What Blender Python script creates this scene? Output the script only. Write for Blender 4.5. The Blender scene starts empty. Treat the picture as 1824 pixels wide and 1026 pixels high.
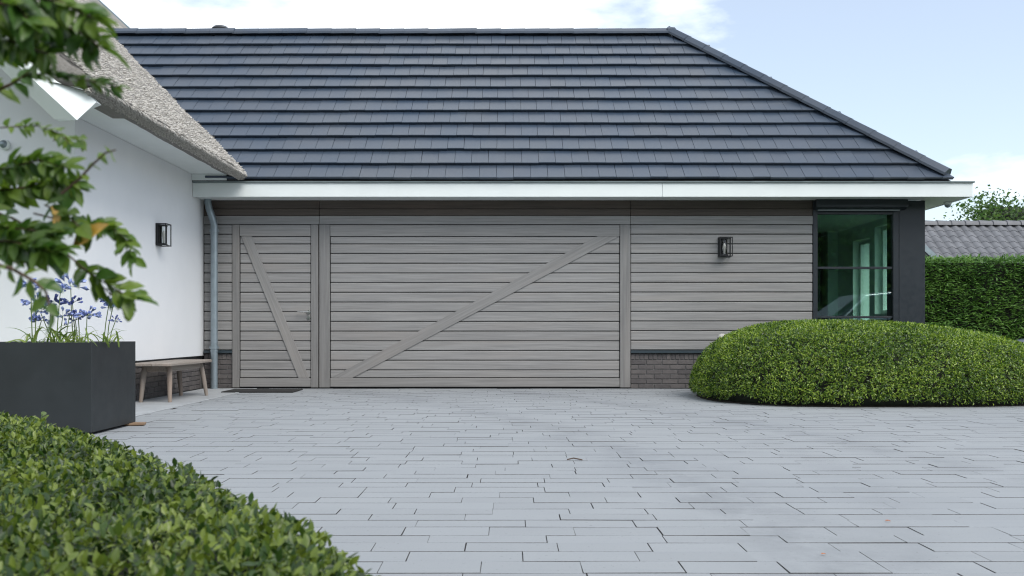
import bpy, bmesh, math, random
import numpy as np
from mathutils import Vector, Matrix, Euler, noise

random.seed(7)
rng = np.random.default_rng(7)
SC = bpy.context.scene
COL = SC.collection
R = math.radians

# ------------------------------------------------------------------ camera
CAM = Vector((0.0, -12.6, 0.785))
FPX, VX, VY = 1638.0, 905.0, 590.0            # focal length and vanishing point in photo pixels
cd = bpy.data.cameras.new('camera')
cam = bpy.data.objects.new('camera', cd)
COL.objects.link(cam)
cam.location = CAM
cam.rotation_euler = (R(90), 0, 0)
cd.sensor_width = 36.0
cd.lens = FPX / 1824 * 36.0
cd.shift_x = (912 - VX) / 1824
cd.shift_y = (VY - 513) / 1824
cd.clip_start, cd.clip_end = 0.05, 2000
cd.dof.use_dof = True
cd.dof.focus_distance = 8.0
cd.dof.aperture_fstop = 7.1
SC.camera = cam
SC.cycles.filter_width = 1.15

# ------------------------------------------------------------------ exposure, world, sun
SC.view_settings.view_transform = 'Standard'
SC.view_settings.look = 'None'
SC.view_settings.gamma = 1
SC.view_settings.use_curve_mapping = False
SC.view_settings.exposure = 0.58
SUN_EL, SUN_AZ = R(48), R(140)                 # azimuth clockwise from +Y (towards +X)
world = bpy.data.worlds.new('World')
SC.world = world
world.use_nodes = True
wn, wl = world.node_tree.nodes, world.node_tree.links
wn.clear()
wout = wn.new('ShaderNodeOutputWorld')
wbg = wn.new('ShaderNodeBackground')
sky = wn.new('ShaderNodeTexSky')
sky.sky_type = 'NISHITA'
sky.sun_disc = False
sky.sun_elevation = SUN_EL
sky.sun_rotation = SUN_AZ
sky.air_density = 1.0
sky.dust_density = 1.0
sky.ozone_density = 0.6
wtc = wn.new('ShaderNodeTexCoord')
wmap = wn.new('ShaderNodeMapping')
wmap.inputs['Scale'].default_value = (1.0, 1.0, 2.6)
wmap.inputs['Location'].default_value = (0.35, 0.1, 0.0)
wnz = wn.new('ShaderNodeTexNoise')
wnz.inputs['Scale'].default_value = 2.0
wnz.inputs['Detail'].default_value = 9
wnz.inputs['Roughness'].default_value = 0.55
wrp = wn.new('ShaderNodeValToRGB')
wrp.color_ramp.elements[0].position = 0.455
wrp.color_ramp.elements[0].color = (.22, .22, .22, 1)
wrp.color_ramp.elements[1].position = 0.575
wmix = wn.new('ShaderNodeMix')
wmix.data_type = 'RGBA'
wmix.inputs[7].default_value = (9.1, 9.45, 9.8, 1)      # cloud radiance in the sky's own units
wl.new(wtc.outputs['Generated'], wmap.inputs['Vector'])
wl.new(wmap.outputs[0], wnz.inputs['Vector'])
wl.new(wnz.outputs['Fac'], wrp.inputs['Fac'])
wl.new(wrp.outputs['Color'], wmix.inputs[0])
wl.new(sky.outputs['Color'], wmix.inputs[6])
wl.new(wmix.outputs[2], wbg.inputs['Color'])
wbg.inputs['Strength'].default_value = 0.125
wl.new(wbg.outputs[0], wout.inputs[0])

sl = bpy.data.lights.new('sun', 'SUN')
sl.energy = 1.8
sl.angle = R(32)
sl.color = (1.0, 0.96, 0.90)
sun = bpy.data.objects.new('sun', sl)
COL.objects.link(sun)
sdir = Vector((math.cos(SUN_EL) * math.sin(SUN_AZ), math.cos(SUN_EL) * math.cos(SUN_AZ), math.sin(SUN_EL)))
sun.rotation_euler = sdir.to_track_quat('Z', 'Y').to_euler()
sun.location = sdir * 60


# ------------------------------------------------------------------ helpers
def at(px, py, d):
    """world point seen at a photo pixel, d metres in front of the camera"""
    return Vector((CAM.x + (px - VX) * d / FPX, CAM.y + d, CAM.z - (py - VY) * d / FPX))


def fx(px): return (px - VX) / 130.0
def fz(py): return (692 - py) / 130.0


WORLD_AT = {}


def link(name, data, parent=None, loc=(0, 0, 0), rot=None, mat=None):
    o = bpy.data.objects.new(name, data)
    COL.objects.link(o)
    loc = Vector(loc)
    WORLD_AT[o.name] = loc.copy()
    if parent is not None:
        o.parent = parent
        loc = loc - WORLD_AT[parent.name]
    o.location = loc
    if rot is not None: o.rotation_euler = rot
    if mat is not None and data is not None and not data.materials: data.materials.append(mat)
    return o


def thing(name, label, cat, loc=(0, 0, 0), group=None):
    o = link(name, None, None, loc)
    o.empty_display_size = 0.2
    o['label'] = label
    o['category'] = cat
    if group: o['group'] = group
    return o


def tag(o, label=None, cat=None, group=None, kind=None):
    if label: o['label'] = label
    if cat: o['category'] = cat
    if group: o['group'] = group
    if kind: o['kind'] = kind
    return o


class MB:
    """collects shapes in world coordinates, builds ONE mesh object"""
    def __init__(s): s.bm = bmesh.new()

    def box(s, x0, x1, y0, y1, z0, z1, bev=0.0):
        m = Matrix.Translation(((x0 + x1) / 2, (y0 + y1) / 2, (z0 + z1) / 2)) @ Matrix.Diagonal((abs(x1 - x0), abs(y1 - y0), abs(z1 - z0), 1))
        r = bmesh.ops.create_cube(s.bm, size=1, matrix=m)
        if bev > 0:
            es = list({e for v in r['verts'] for e in v.link_edges})
            bmesh.ops.bevel(s.bm, geom=es, offset=bev, segments=1, affect='EDGES')
        return s

    def prism(s, pts, d, bev=0.0):
        """polygon pts (3D, planar) extruded by vector d"""
        a = [s.bm.verts.new(p) for p in pts]
        b = [s.bm.verts.new(Vector(p) + Vector(d)) for p in pts]
        n = len(a)
        fs = [s.bm.faces.new(a), s.bm.faces.new(b[::-1])]
        for i in range(n): fs.append(s.bm.faces.new((a[i], b[i], b[(i + 1) % n], a[(i + 1) % n])))
        bmesh.ops.recalc_face_normals(s.bm, faces=fs)
        if bev > 0:
            es = list({e for f in fs for e in f.edges})
            bmesh.ops.bevel(s.bm, geom=es, offset=bev, segments=1, affect='EDGES')
        return s

    def tube(s, pts, radii, n=8, caps=True):
        pts = [Vector(p) for p in pts]
        if not hasattr(radii, '__len__'): radii = [radii] * len(pts)
        rings = []
        up = Vector((0.13, 0.31, 0.94))
        for i, p in enumerate(pts):
            t = (pts[min(i + 1, len(pts) - 1)] - pts[max(i - 1, 0)]).normalized()
            u = t.cross(up)
            if u.length < 0.05: u = t.cross(Vector((1, 0, 0)))
            u.normalize()
            v = t.cross(u)
            rings.append([s.bm.verts.new(p + (u * math.cos(a) + v * math.sin(a)) * radii[i]) for a in [k * 2 * math.pi / n for k in range(n)]])
        for i in range(len(rings) - 1):
            for k in range(n):
                s.bm.faces.new((rings[i][k], rings[i][(k + 1) % n], rings[i + 1][(k + 1) % n], rings[i + 1][k]))
        if caps:
            s.bm.faces.new(rings[0][::-1]); s.bm.faces.new(rings[-1])
        return s

    def lathe(s, cx, cy, prof, n=20):
        rings = []
        for r, z in prof:
            rings.append([s.bm.verts.new((cx + r * math.cos(k * 2 * math.pi / n), cy + r * math.sin(k * 2 * math.pi / n), z)) for k in range(n)])
        for i in range(len(rings) - 1):
            for k in range(n):
                s.bm.faces.new((rings[i][k], rings[i][(k + 1) % n], rings[i + 1][(k + 1) % n], rings[i + 1][k]))
        s.bm.faces.new(rings[0][::-1]); s.bm.faces.new(rings[-1])
        return s

    def mesh(s, name, mat, origin=(0, 0, 0), smooth=False):
        bmesh.ops.translate(s.bm, verts=s.bm.verts, vec=-Vector(origin))
        bmesh.ops.recalc_face_normals(s.bm, faces=s.bm.faces)
        me = bpy.data.meshes.new(name)
        s.bm.to_mesh(me)
        s.bm.free()
        me.materials.append(mat)
        if smooth:
            me.polygons.foreach_set('use_smooth', [True] * len(me.polygons))
            me.set_sharp_from_angle(angle=R(40))
        return me

    def build(s, name, mat, parent=None, origin=None, smooth=False):
        o = origin if origin is not None else (WORLD_AT[parent.name] if parent is not None else (0, 0, 0))
        return link(name, s.mesh(name, mat, o, smooth), parent, o)


_box_cache = {}


def piece(name, mat, parent, x0, x1, y0, y1, z0, z1, bev=0.004):
    """box-shaped piece; alike pieces share mesh data"""
    d = (round(x1 - x0, 4), round(y1 - y0, 4), round(z1 - z0, 4), bev, mat.name)
    if d not in _box_cache:
        m = MB()
        m.box(-d[0] / 2, d[0] / 2, -d[1] / 2, d[1] / 2, -d[2] / 2, d[2] / 2, bev)
        _box_cache[d] = m.mesh(name, mat)
    return link(name, _box_cache[d], parent, ((x0 + x1) / 2, (y0 + y1) / 2, (z0 + z1) / 2))


def np_mesh(name, verts, faces, mat, smooth=False):
    """verts (N,3), faces (M,k)"""
    me = bpy.data.meshes.new(name)
    verts = np.asarray(verts, np.float32)
    faces = np.asarray(faces, np.int32)
    M, k = faces.shape
    me.vertices.add(len(verts))
    me.vertices.foreach_set('co', verts.ravel())
    me.loops.add(M * k)
    me.loops.foreach_set('vertex_index', faces.ravel())
    me.polygons.add(M)
    me.polygons.foreach_set('loop_start', np.arange(M, dtype=np.int32) * k)
    if smooth: me.polygons.foreach_set('use_smooth', np.ones(M, bool))
    me.update(calc_edges=True)
    me.materials.append(mat)
    return me


def frames(d, n):
    """orthonormal frames: y axis = d (length direction), z axis close to n"""
    d = d / np.linalg.norm(d, axis=1, keepdims=True)
    x = np.cross(d, n)
    x /= (np.linalg.norm(x, axis=1, keepdims=True) + 1e-9)
    z = np.cross(x, d)
    return x, d, z


def scatter(tv, tf, pos, d, n, size, width=None):
    """template verts/faces (y = length) placed at pos with length dir d, normal n"""
    x, y, z = frames(d, n)
    if width is None: width = size
    P = (pos[:, None, :] + tv[None, :, 0, None] * (x * width[:, None])[:, None, :]
         + tv[None, :, 1, None] * (y * size[:, None])[:, None, :] + tv[None, :, 2, None] * (z * size[:, None])[:, None, :])
    nv = len(tv)
    F = tf[None] + (np.arange(len(pos)) * nv)[:, None, None]
    return P.reshape(-1, 3), F.reshape(-1, tf.shape[1])


# leaf templates, length 1 along y, width as fraction
LEAF4 = (np.array([(0, 0, 0), (0.24, .45, .07), (0, 1, -.06), (-.24, .45, .07)], float), np.array([(0, 1, 2), (0, 2, 3)]))
LEAF8 = (np.array([(0, 0, 0), (.17, .22, .06), (.25, .52, .05), (.14, .82, -.01), (0, 1, -.10), (-.14, .82, -.01), (-.25, .52, .05), (-.17, .22, .06), (0, .52, -.02)], float),
         np.array([(0, 1, 8), (1, 2, 8), (2, 3, 8), (3, 4, 8), (4, 5, 8), (5, 6, 8), (6, 7, 8), (7, 0, 8)]))


# ------------------------------------------------------------------ materials
def new_mat(name):
    m = bpy.data.materials.new(name)
    m.use_nodes = True
    nt = m.node_tree
    return m, nt.nodes, nt.links, nt.nodes['Principled BSDF']


def piece_random(N, L):
    """a random value per piece, whether it is its own object or an island of a joined mesh"""
    oi = N.new('ShaderNodeObjectInfo')
    g = N.new('ShaderNodeNewGeometry')
    a = N.new('ShaderNodeMath'); a.operation = 'ADD'
    L.new(oi.outputs['Random'], a.inputs[0]); L.new(g.outputs['Random Per Island'], a.inputs[1])
    f = N.new('ShaderNodeMath'); f.operation = 'PINGPONG'
    f.inputs[1].default_value = 1.0
    L.new(a.outputs[0], f.inputs[0])
    return f.outputs[0], g


def mapr(N, L, src, a, b, lo, hi):
    n = N.new('ShaderNodeMapRange')
    n.inputs[1].default_value, n.inputs[2].default_value, n.inputs[3].default_value, n.inputs[4].default_value = a, b, lo, hi
    L.new(src, n.inputs[0])
    return n.outputs[0]


def mul(N, L, a, b):
    n = N.new('ShaderNodeMath'); n.operation = 'MULTIPLY'
    for i, v in enumerate((a, b)):
        if isinstance(v, (int, float)): n.inputs[i].default_value = v
        else: L.new(v, n.inputs[i])
    return n.outputs[0]


def mixc(N, L, fac, a, b, mode='MIX'):
    n = N.new('ShaderNodeMix'); n.data_type = 'RGBA'; n.blend_type = mode
    for i, v in ((0, fac), (6, a), (7, b)):
        if isinstance(v, (int, float)): n.inputs[i].default_value = v
        elif isinstance(v, tuple): n.inputs[i].default_value = (*v, 1)
        else: L.new(v, n.inputs[i])
    return n.outputs[2]


def noise_tex(N, L, scale, detail=4, rough=.55, vec=None, mapping=None, coord='Object'):
    t = N.new('ShaderNodeTexNoise')
    t.inputs['Scale'].default_value = scale; t.inputs['Detail'].default_value = detail; t.inputs['Roughness'].default_value = rough
    if vec is None:
        tc = N.new('ShaderNodeTexCoord'); vec = tc.outputs[coord]
    if mapping:
        mp = N.new('ShaderNodeMapping'); mp.inputs['Scale'].default_value = mapping
        L.new(vec, mp.inputs[0]); vec = mp.outputs[0]
    L.new(vec, t.inputs['Vector'])
    return t.outputs['Fac']


def bump(N, L, b, h, strength, dist=0.01):
    n = N.new('ShaderNodeBump'); n.inputs['Strength'].default_value = strength; n.inputs['Distance'].default_value = dist
    L.new(h, n.inputs['Height']); L.new(n.outputs[0], b.inputs['Normal'])


def plain(name, col, rough=.5, metal=0.0, var=.12, scale=6, spec=.5, bstr=0.0, bscale=60):
    m, N, L, b = new_mat(name)
    f = noise_tex(N, L, scale, 5, coord='Object')
    v = mapr(N, L, f, .3, .7, 1 - var, 1 + var)
    hs = N.new('ShaderNodeHueSaturation')
    hs.inputs['Color'].default_value = (*col, 1)
    L.new(v, hs.inputs['Value']); L.new(hs.outputs[0], b.inputs['Base Color'])
    L.new(mapr(N, L, noise_tex(N, L, scale * 3, 4), .3, .7, max(rough - .07, .02), min(rough + .07, 1)), b.inputs['Roughness'])
    b.inputs['Metallic'].default_value = metal
    b.inputs['Specular IOR Level'].default_value = spec
    if bstr: bump(N, L, b, noise_tex(N, L, bscale, 6), bstr, .004)
    return m


def wood(name, c1, c2, axis, rough=.6, tint=(.265, .245, .228)):
    """axis: 0 grain along X, 2 along Z; weathered grey wood"""
    m, N, L, b = new_mat(name)
    rnd, g = piece_random(N, L)
    tc = N.new('ShaderNodeTexCoord')
    sp = N.new('ShaderNodeVectorMath'); sp.operation = 'MULTIPLY_ADD'
    comb = N.new('ShaderNodeCombineXYZ')
    L.new(rnd, comb.inputs[0]); L.new(rnd, comb.inputs[1]); L.new(rnd, comb.inputs[2])
    L.new(comb.outputs[0], sp.inputs[0]); sp.inputs[1].default_value = (37, 51, 73); L.new(tc.outputs['Object'], sp.inputs[2])
    sc = [28, 28, 28]; sc[axis] = .9
    grain = noise_tex(N, L, 1.6, 8, .65, sp.outputs[0], tuple(sc))
    sc2 = [5, 5, 5]; sc2[axis] = .55
    blot = noise_tex(N, L, 1.3, 4, .5, sp.outputs[0], tuple(sc2))
    col = mixc(N, L, mapr(N, L, grain, .3, .72, 0, 1), c1, c2)
    col = mixc(N, L, mapr(N, L, blot, .5, .75, 0, .45), col, tint)
    sz = N.new('ShaderNodeSeparateXYZ'); L.new(g.outputs['Position'], sz.inputs[0])
    splash = N.new('ShaderNodeMath'); splash.operation = 'MULTIPLY_ADD'
    L.new(blot, splash.inputs[0]); splash.inputs[1].default_value = 1.2; L.new(sz.outputs[2], splash.inputs[2])
    col = mixc(N, L, mapr(N, L, splash.outputs[0],   .5, 2.4, .22, 0), col, (1.0, .90, .82), 'MULTIPLY')
    hs = N.new('ShaderNodeHueSaturation')
    L.new(col, hs.inputs['Color']); L.new(mapr(N, L, rnd, 0, 1, .91, 1.08), hs.inputs['Value'])
    L.new(hs.outputs[0], b.inputs['Base Color'])
    b.inputs['Roughness'].default_value = rough
    b.inputs['Specular IOR Level'].default_value = .35
    bump(N, L, b, grain, .25, .003)
    return m


def foliage(name, dark, mid, light, trans=.35, rough=.42, spec=.4, nscale=2.2):
    m, N, L, b = new_mat(name)
    rnd, g = piece_random(N, L)
    rp = N.new('ShaderNodeValToRGB')
    e = rp.color_ramp.elements
    e[0].position, e[0].color = 0.0, (*dark, 1)
    e[1].position, e[1].color = 1.0, (*light, 1)
    x = e.new(.55); x.color = (*mid, 1)
    cl = noise_tex(N, L, nscale, 3, .5, g.outputs['Position'])
    s = N.new('ShaderNodeMath'); s.operation = 'MULTIPLY_ADD'
    L.new(cl, s.inputs[0]); s.inputs[1].default_value = .9
    L.new(mapr(N, L, rnd, 0, 1, -.40, .55), s.inputs[2])
    L.new(s.outputs[0], rp.inputs[0])
    L.new(rp.outputs[0], b.inputs['Base Color'])
    b.inputs['Roughness'].default_value = rough
    b.inputs['Specular IOR Level'].default_value = spec
    tr = N.new('ShaderNodeBsdfTranslucent')
    tc = mixc(N, L, .6, rp.outputs[0], (.35, .5, .05), 'MULTIPLY')
    hs = N.new('ShaderNodeHueSaturation'); hs.inputs['Value'].default_value = 2.2; hs.inputs['Saturation'].default_value = 1.05
    L.new(rp.outputs[0], hs.inputs['Color'])
    L.new(hs.outputs[0], tr.inputs['Color'])
    mx = N.new('ShaderNodeMixShader'); mx.inputs[0].default_value = trans
    out = N['Material Output'] if 'Material Output' in N else None
    L.new(b.outputs[0], mx.inputs[1]); L.new(tr.outputs[0], mx.inputs[2]); L.new(mx.outputs[0], out.inputs['Surface'])
    return m


def glass(name, tint, refl=1.0, ior=1.5):
    m, N, L, b = new_mat(name)
    N.remove(b)
    out = N['Material Output']
    t = N.new('ShaderNodeBsdfTransparent'); t.inputs[0].default_value = (*tint, 1)
    gl = N.new('ShaderNodeBsdfGlossy'); gl.inputs['Roughness'].default_value = .01
    fr = N.new('ShaderNodeFresnel'); fr.inputs['IOR'].default_value = ior
    mx = N.new('ShaderNodeMixShader')
    L.new(mul(N, L, fr.outputs[0], refl), mx.inputs[0])
    L.new(t.outputs[0], mx.inputs[1]); L.new(gl.outputs[0], mx.inputs[2]); L.new(mx.outputs[0], out.inputs['Surface'])
    return m


M = {}
M['plank'] = wood('weathered_plank', (.180, .181, .181), (.285, .285, .282), 0)
M['plank_rail'] = wood('weathered_rail', (.170, .170, .168), (.265, .264, .260), 0)
M['post_wood'] = wood('weathered_post', (.135, .135, .134), (.210, .210, .207), 2)
M['brown_plank'] = wood('shaded_brown_plank', (.055, .045, .039), (.095, .079, .068), 0, tint=(.11, .08, .065))  # ungreyed brown wood, darkened further to carry the eave's shade
M['teak'] = wood('bench_teak', (.17, .148, .130), (.31, .28, .25), 1, .65, tint=(.36, .26, .20))
M['teak_leg'] = wood('bench_leg_teak', (.16, .136, .116), (.28, .25, .222), 2, .65, tint=(.36, .24, .175))
M['backing'] = plain('dark_backing', (.018, .018, .019), .8)
M['anthracite'] = plain('anthracite_coating', (.014, .020, .026), .42, var=.06)
M['planter'] = plain('planter_coating', (.015, .019, .0215), .46, var=.22, scale=2.5, bstr=.05, bscale=300)
M['black'] = plain('black_metal', (.008, .009, .010), .4, var=.05)
M['rubber'] = plain('black_rubber', (.008, .008, .008), .7)
M['white_wood'] = plain('white_fascia_paint', (.72, .77, .76), .45, var=.03, scale=2)
M['white_trim'] = plain('white_beam_paint', (.74, .79, .78), .45, var=.03, scale=2)
M['zinc_rim'] = plain('zinc_rim', (.20, .24, .24), .4, .3)
M['zinc'] = plain('zinc_pipe', (.25, .30, .33), .42, .55, var=.12, scale=9)
M['steel'] = plain('brushed_steel', (.62, .62, .60), .25, 1.0, var=.05)
M['lead'] = plain('lead_flashing', (.045, .05, .056), .5, .2)
M['metal_strip'] = plain('plinth_flashing', (.03, .045, .055), .4)
M['room_white'] = plain('room_paint', (.80, .82, .80), .6, var=.03)
M['room_dark'] = plain('room_dark_cabinet', (.07, .075, .075), .5)
M['room_floor'] = plain('room_floor', (.25, .24, .22), .4)
M['soil'] = plain('dark_soil', (.022, .017, .013), .95, var=.5, scale=30, bstr=.8, bscale=40)
M['twig'] = plain('brown_twig', (.085, .052, .033), .75, var=.3, scale=20)
M['green_stem'] = plain('green_stem', (.10, .15, .045), .55, var=.2)
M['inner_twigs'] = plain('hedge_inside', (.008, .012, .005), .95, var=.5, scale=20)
M['trunk'] = plain('tree_bark', (.07, .055, .042), .9, var=.35, scale=8, bstr=.6, bscale=20)
M['mat'] = plain('coir_mat', (.014, .014, .014), .95, bstr=.6, bscale=400)
M['wood_wedge'] = plain('wooden_wedge', (.24, .16, .10), .7)
M['dead_leaf'] = plain('dead_leaf', (.42, .13, .03), .7, var=.2)
M['clear'] = glass('clear_glass', (.93, .95, .94))
M['green_glass'] = glass('green_tinted_glass', (.76, .97, .90), 1.9, 1.5)
M['side_glass'] = glass('side_glass', (.85, .92, .89), .2)
M['bulb'] = plain('frosted_bulb', (.50, .48, .45), .3)

M['box_leaf'] = foliage('clipped_shrub_leaf', (.012, .036, .006), (.080, .155, .018), (.29, .39, .055), .25, .34, .5)
M['near_leaf'] = foliage('near_hedge_leaf', (.008, .016, .005), (.028, .064, .010), (.15, .20, .030), .20, .38, .4)
M['yew'] = foliage('hedge_shoot', (.014, .042, .010), (.050, .130, .024), (.13, .25, .05), .15, .5, .3)
M['tree_leaf'] = foliage('far_tree_leaf', (.020, .048, .012), (.045, .095, .024), (.10, .17, .045), .3, .5, .3, .5)
M['branch_leaf'] = foliage('branch_leaf', (.016, .048, .010), (.045, .105, .018), (.13, .20, .028), .28, .38, .4, 5)
M['yellow_leaf'] = plain('yellowed_leaf', (.55, .33, .06), .5, var=.2)
M['strap_leaf'] = foliage('strap_leaf', (.04, .085, .02), (.10, .17, .035), (.24, .31, .08), .25, .4, .4, 20)
M['petal'] = plain('blue_petal', (.30, .37, .66), .5, var=.35, scale=40)
M['petal_dark'] = plain('blue_bud', (.10, .13, .34), .5, var=.3, scale=40)


def mat_render():
    m, N, L, b = new_mat('white_render')
    g = N.new('ShaderNodeNewGeometry')
    f = noise_tex(N, L, .9, 5, .6, g.outputs['Position'])
    f2 = noise_tex(N, L, 260, 4, .6, g.outputs['Position'])
    L.new(mixc(N, L, mapr(N, L, f, .35, .7, 0, 1), (.74, .76, .78), (.80, .815, .83)), b.inputs['Base Color'])
    b.inputs['Roughness'].default_value = .85
    bump(N, L, b, f2, .25, .002)
    return m


def mat_tile():
    m, N, L, b = new_mat('slate_roof_tile')
    rnd, g = piece_random(N, L)
    f = noise_tex(N, L, 1.1, 5, .6, g.outputs['Position'])
    f2 = noise_tex(N, L, 60, 5, .6, g.outputs['Position'], (1, .25, .25))
    c = mixc(N, L, mapr(N, L, f, .35, .7, 0, 1), (.030, .048, .076), (.045, .058, .078))
    hs = N.new('ShaderNodeHueSaturation')
    L.new(c, hs.inputs['Color']); L.new(mapr(N, L, rnd, 0, 1, .87, 1.13), hs.inputs['Value'])
    L.new(hs.outputs[0], b.inputs['Base Color'])
    r = N.new('ShaderNodeMath'); r.operation = 'ADD'
    L.new(mapr(N, L, f2, .3, .7, .30, .36), r.inputs[0]); L.new(mapr(N, L, rnd, 0, 1, -.05, .05), r.inputs[1])
    L.new(r.outputs[0], b.inputs['Roughness'])
    b.inputs['Specular IOR Level'].default_value = .6
    bump(N, L, b, noise_tex(N, L, 25, 3, .5, g.outputs['Position']), .05, .002)
    return m


def mat_pantile():
    m, N, L, b = new_mat('grey_pantile')
    rnd, g = piece_random(N, L)
    f = noise_tex(N, L, 3, 5, .6, g.outputs['Position'])
    c = mixc(N, L, mapr(N, L, f, .3, .7, 0, 1), (.092, .096, .106), (.140, .145, .157))
    hs = N.new('ShaderNodeHueSaturation')
    L.new(c, hs.inputs['Color']); L.new(mapr(N, L, rnd, 0, 1, .88, 1.12), hs.inputs['Value'])
    L.new(hs.outputs[0], b.inputs['Base Color'])
    b.inputs['Roughness'].default_value = .6
    return m


def mat_paver():
    m, N, L, b = new_mat('grey_paver')
    rnd, g = piece_random(N, L)
    pos = g.outputs['Position']
    fine = noise_tex(N, L, 240, 5, .7, pos)
    big = noise_tex(N, L, .55, 5, .6, pos)
    streak = noise_tex(N, L, 2.5, 6, .6, pos, (.6, 7, 1))
    c = mixc(N, L, mapr(N, L, fine, .3, .7, 0, 1), (.232, .250, .264), (.275, .292, .306))
    c = mixc(N, L, mapr(N, L, big, .45, .72, 0, .30), c, (.20, .22, .245))
    c = mixc(N, L, mapr(N, L, streak, .55, .8, 0, .25), c, (.185, .205, .23))
    speck = noise_tex(N, L, 70, 3, .5, pos)
    c = mixc(N, L, mapr(N, L, speck, .66, .72, 0, .5), c, (.09, .09, .085))
    # curved tyre marks: rings of worn rubber round two turning centres
    for (cx, cy, r0, w, s) in ((-15.0, -10.26, 16.15, .38, .55), (-15.0, -10.26, 17.9, .36, .45), (9.5, -9.8, 8.6, .25, .15), (-7.5, -6.5, 9.4, .22, .25)):
        v = N.new('ShaderNodeVectorMath'); v.operation = 'DISTANCE'
        v.inputs[1].default_value = (cx, cy, 0); L.new(pos, v.inputs[0])
        sub = N.new('ShaderNodeMath'); sub.operation = 'SUBTRACT'; L.new(v.outputs['Value'], sub.inputs[0]); sub.inputs[1].default_value = r0
        ab = N.new('ShaderNodeMath'); ab.operation = 'ABSOLUTE'; L.new(sub.outputs[0], ab.inputs[0])
        k = mapr(N, L, ab.outputs[0], 0, w, s, 0)
        brk = mapr(N, L, noise_tex(N, L, 2.2, 9, .78, pos), .40, .66, 0, 1)
        c = mixc(N, L, mul(N, L, k, brk), c, (.12, .13, .145))
    hs = N.new('ShaderNodeHueSaturation')
    L.new(c, hs.inputs['Color']); L.new(mapr(N, L, rnd, 0, 1, .945, 1.045), hs.inputs['Value'])
    L.new(hs.outputs[0], b.inputs['Base Color'])
    b.inputs['Roughness'].default_value = .72
    bump(N, L, b, fine, .25, .002)
    return m


def mat_brick():
    m, N, L, b = new_mat('grey_brown_brick')
    rnd, g = piece_random(N, L)
    rp = N.new('ShaderNodeValToRGB'); e = rp.color_ramp.elements
    e[0].color = (.045, .042, .043, 1); e[1].color = (.125, .113, .108, 1)
    x = e.new(.5); x.color = (.077, .070, .070, 1)
    f = noise_tex(N, L, 14, 6, .65, g.outputs['Position'])
    a = N.new('ShaderNodeMath'); a.operation = 'MULTIPLY_ADD'; L.new(f, a.inputs[0]); a.inputs[1].default_value = .9; L.new(mapr(N, L, rnd, 0, 1, -.35, .4), a.inputs[2])
    L.new(a.outputs[0], rp.inputs[0]); L.new(rp.outputs[0], b.inputs['Base Color'])
    b.inputs['Roughness'].default_value = .85
    bump(N, L, b, noise_tex(N, L, 60, 6, .7, g.outputs['Position']), .6, .004)
    return m


def mat_thatch(name, k=1.0):
    m, N, L, b = new_mat(name)
    rnd, g = piece_random(N, L)
    rp = N.new('ShaderNodeValToRGB'); e = rp.color_ramp.elements
    e[0].color = (.10 * k, .09 * k, .075 * k, 1); e[1].color = (.80 * k, .775 * k, .73 * k, 1)
    x = e.new(.5); x.color = (.46 * k, .435 * k, .395 * k, 1)
    f = noise_tex(N, L, 30, 6, .7, g.outputs['Position'], (1, 2.2, 1))
    a = N.new('ShaderNodeMath'); a.operation = 'MULTIPLY_ADD'; L.new(f, a.inputs[0]); a.inputs[1].default_value = .7; L.new(mapr(N, L, rnd, 0, 1, -.2, .5), a.inputs[2])
    L.new(a.outputs[0], rp.inputs[0]); L.new(rp.outputs[0], b.inputs['Base Color'])
    b.inputs['Roughness'].default_value = .9
    bump(N, L, b, f, .8, .03)
    return m


M['render'] = mat_render()
M['tile'] = mat_tile()
M['pantile'] = mat_pantile()
M['paver'] = mat_paver()
M['brick'] = mat_brick()
M['thatch'] = mat_thatch('reed_thatch', .45)
M['reed'] = mat_thatch('reed_ends')
M['mortar'] = plain('grey_mortar', (.14, .137, .134), .95, bstr=.4, bscale=200)
M['joint_sand'] = plain('dark_joint_sand', (.055, .054, .052), .95, var=.4, scale=20)
M['slab'] = plain('path_slab', (.305, .322, .335), .8, var=.1, scale=5, bstr=.2, bscale=300)
M['ground'] = plain('lawn_ground', (.06, .09, .03), .95, var=.4, scale=.3)
M['car_paint'] = plain('dark_blue_car_paint', (.03, .045, .08), .2, .3, var=.02)
M['car_glass'] = plain('car_window_glass', (.01, .012, .014), .05, var=.02)
M['car_black'] = plain('black_car_paint', (.004, .005, .009), .12, var=.02)
M['chrome'] = plain('chrome_trim', (.75, .78, .82), .15, 1.0, var=.03)

# ------------------------------------------------------------------ ground, driveway, path
tag(MB().box(-400, 400, -300, 600, -.5, -.06).build('ground', M['ground']), kind='structure')

DX0, DX1, DY0, DY1 = -3.42, 9.5, -13.4, -0.035
drive = tag(MB().box(DX0, DX1, DY0, DY1, -.059, -.012).build('driveway', M['joint_sand'], origin=(0, -6, 0)), kind='structure')


def paver_mesh(L_, W_):
    m = bmesh.new()
    a, c, bv = L_ / 2, W_ / 2, .0007
    t = [m.verts.new(p) for p in ((-a + bv, -c + bv, 0), (a - bv, -c + bv, 0), (a - bv, c - bv, 0), (-a + bv, c - bv, 0))]
    u = [m.verts.new(p) for p in ((-a, -c, -bv), (a, -c, -bv), (a, c, -bv), (-a, c, -bv))]
    w = [m.verts.new(p) for p in ((-a, -c, -.04), (a, -c, -.04), (a, c, -.04), (-a, c, -.04))]
    m.faces.new(t)
    for i in range(4):
        j = (i + 1) % 4
        m.faces.new((u[i], u[j], t[j], t[i])).material_index = 1; m.faces.new((w[i], w[j], u[j], u[i])).material_index = 1
    me = bpy.data.meshes.new('paver'); m.to_mesh(me); m.free()
    me.materials.append(M['paver']); me.materials.append(M['joint_sand'])
    return me


def near_hedge_line(x, y):
    return (x + 4.9) ** 2 + (y + 14.1) ** 2      # compared below with the near hedge's shoulder circle


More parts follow.
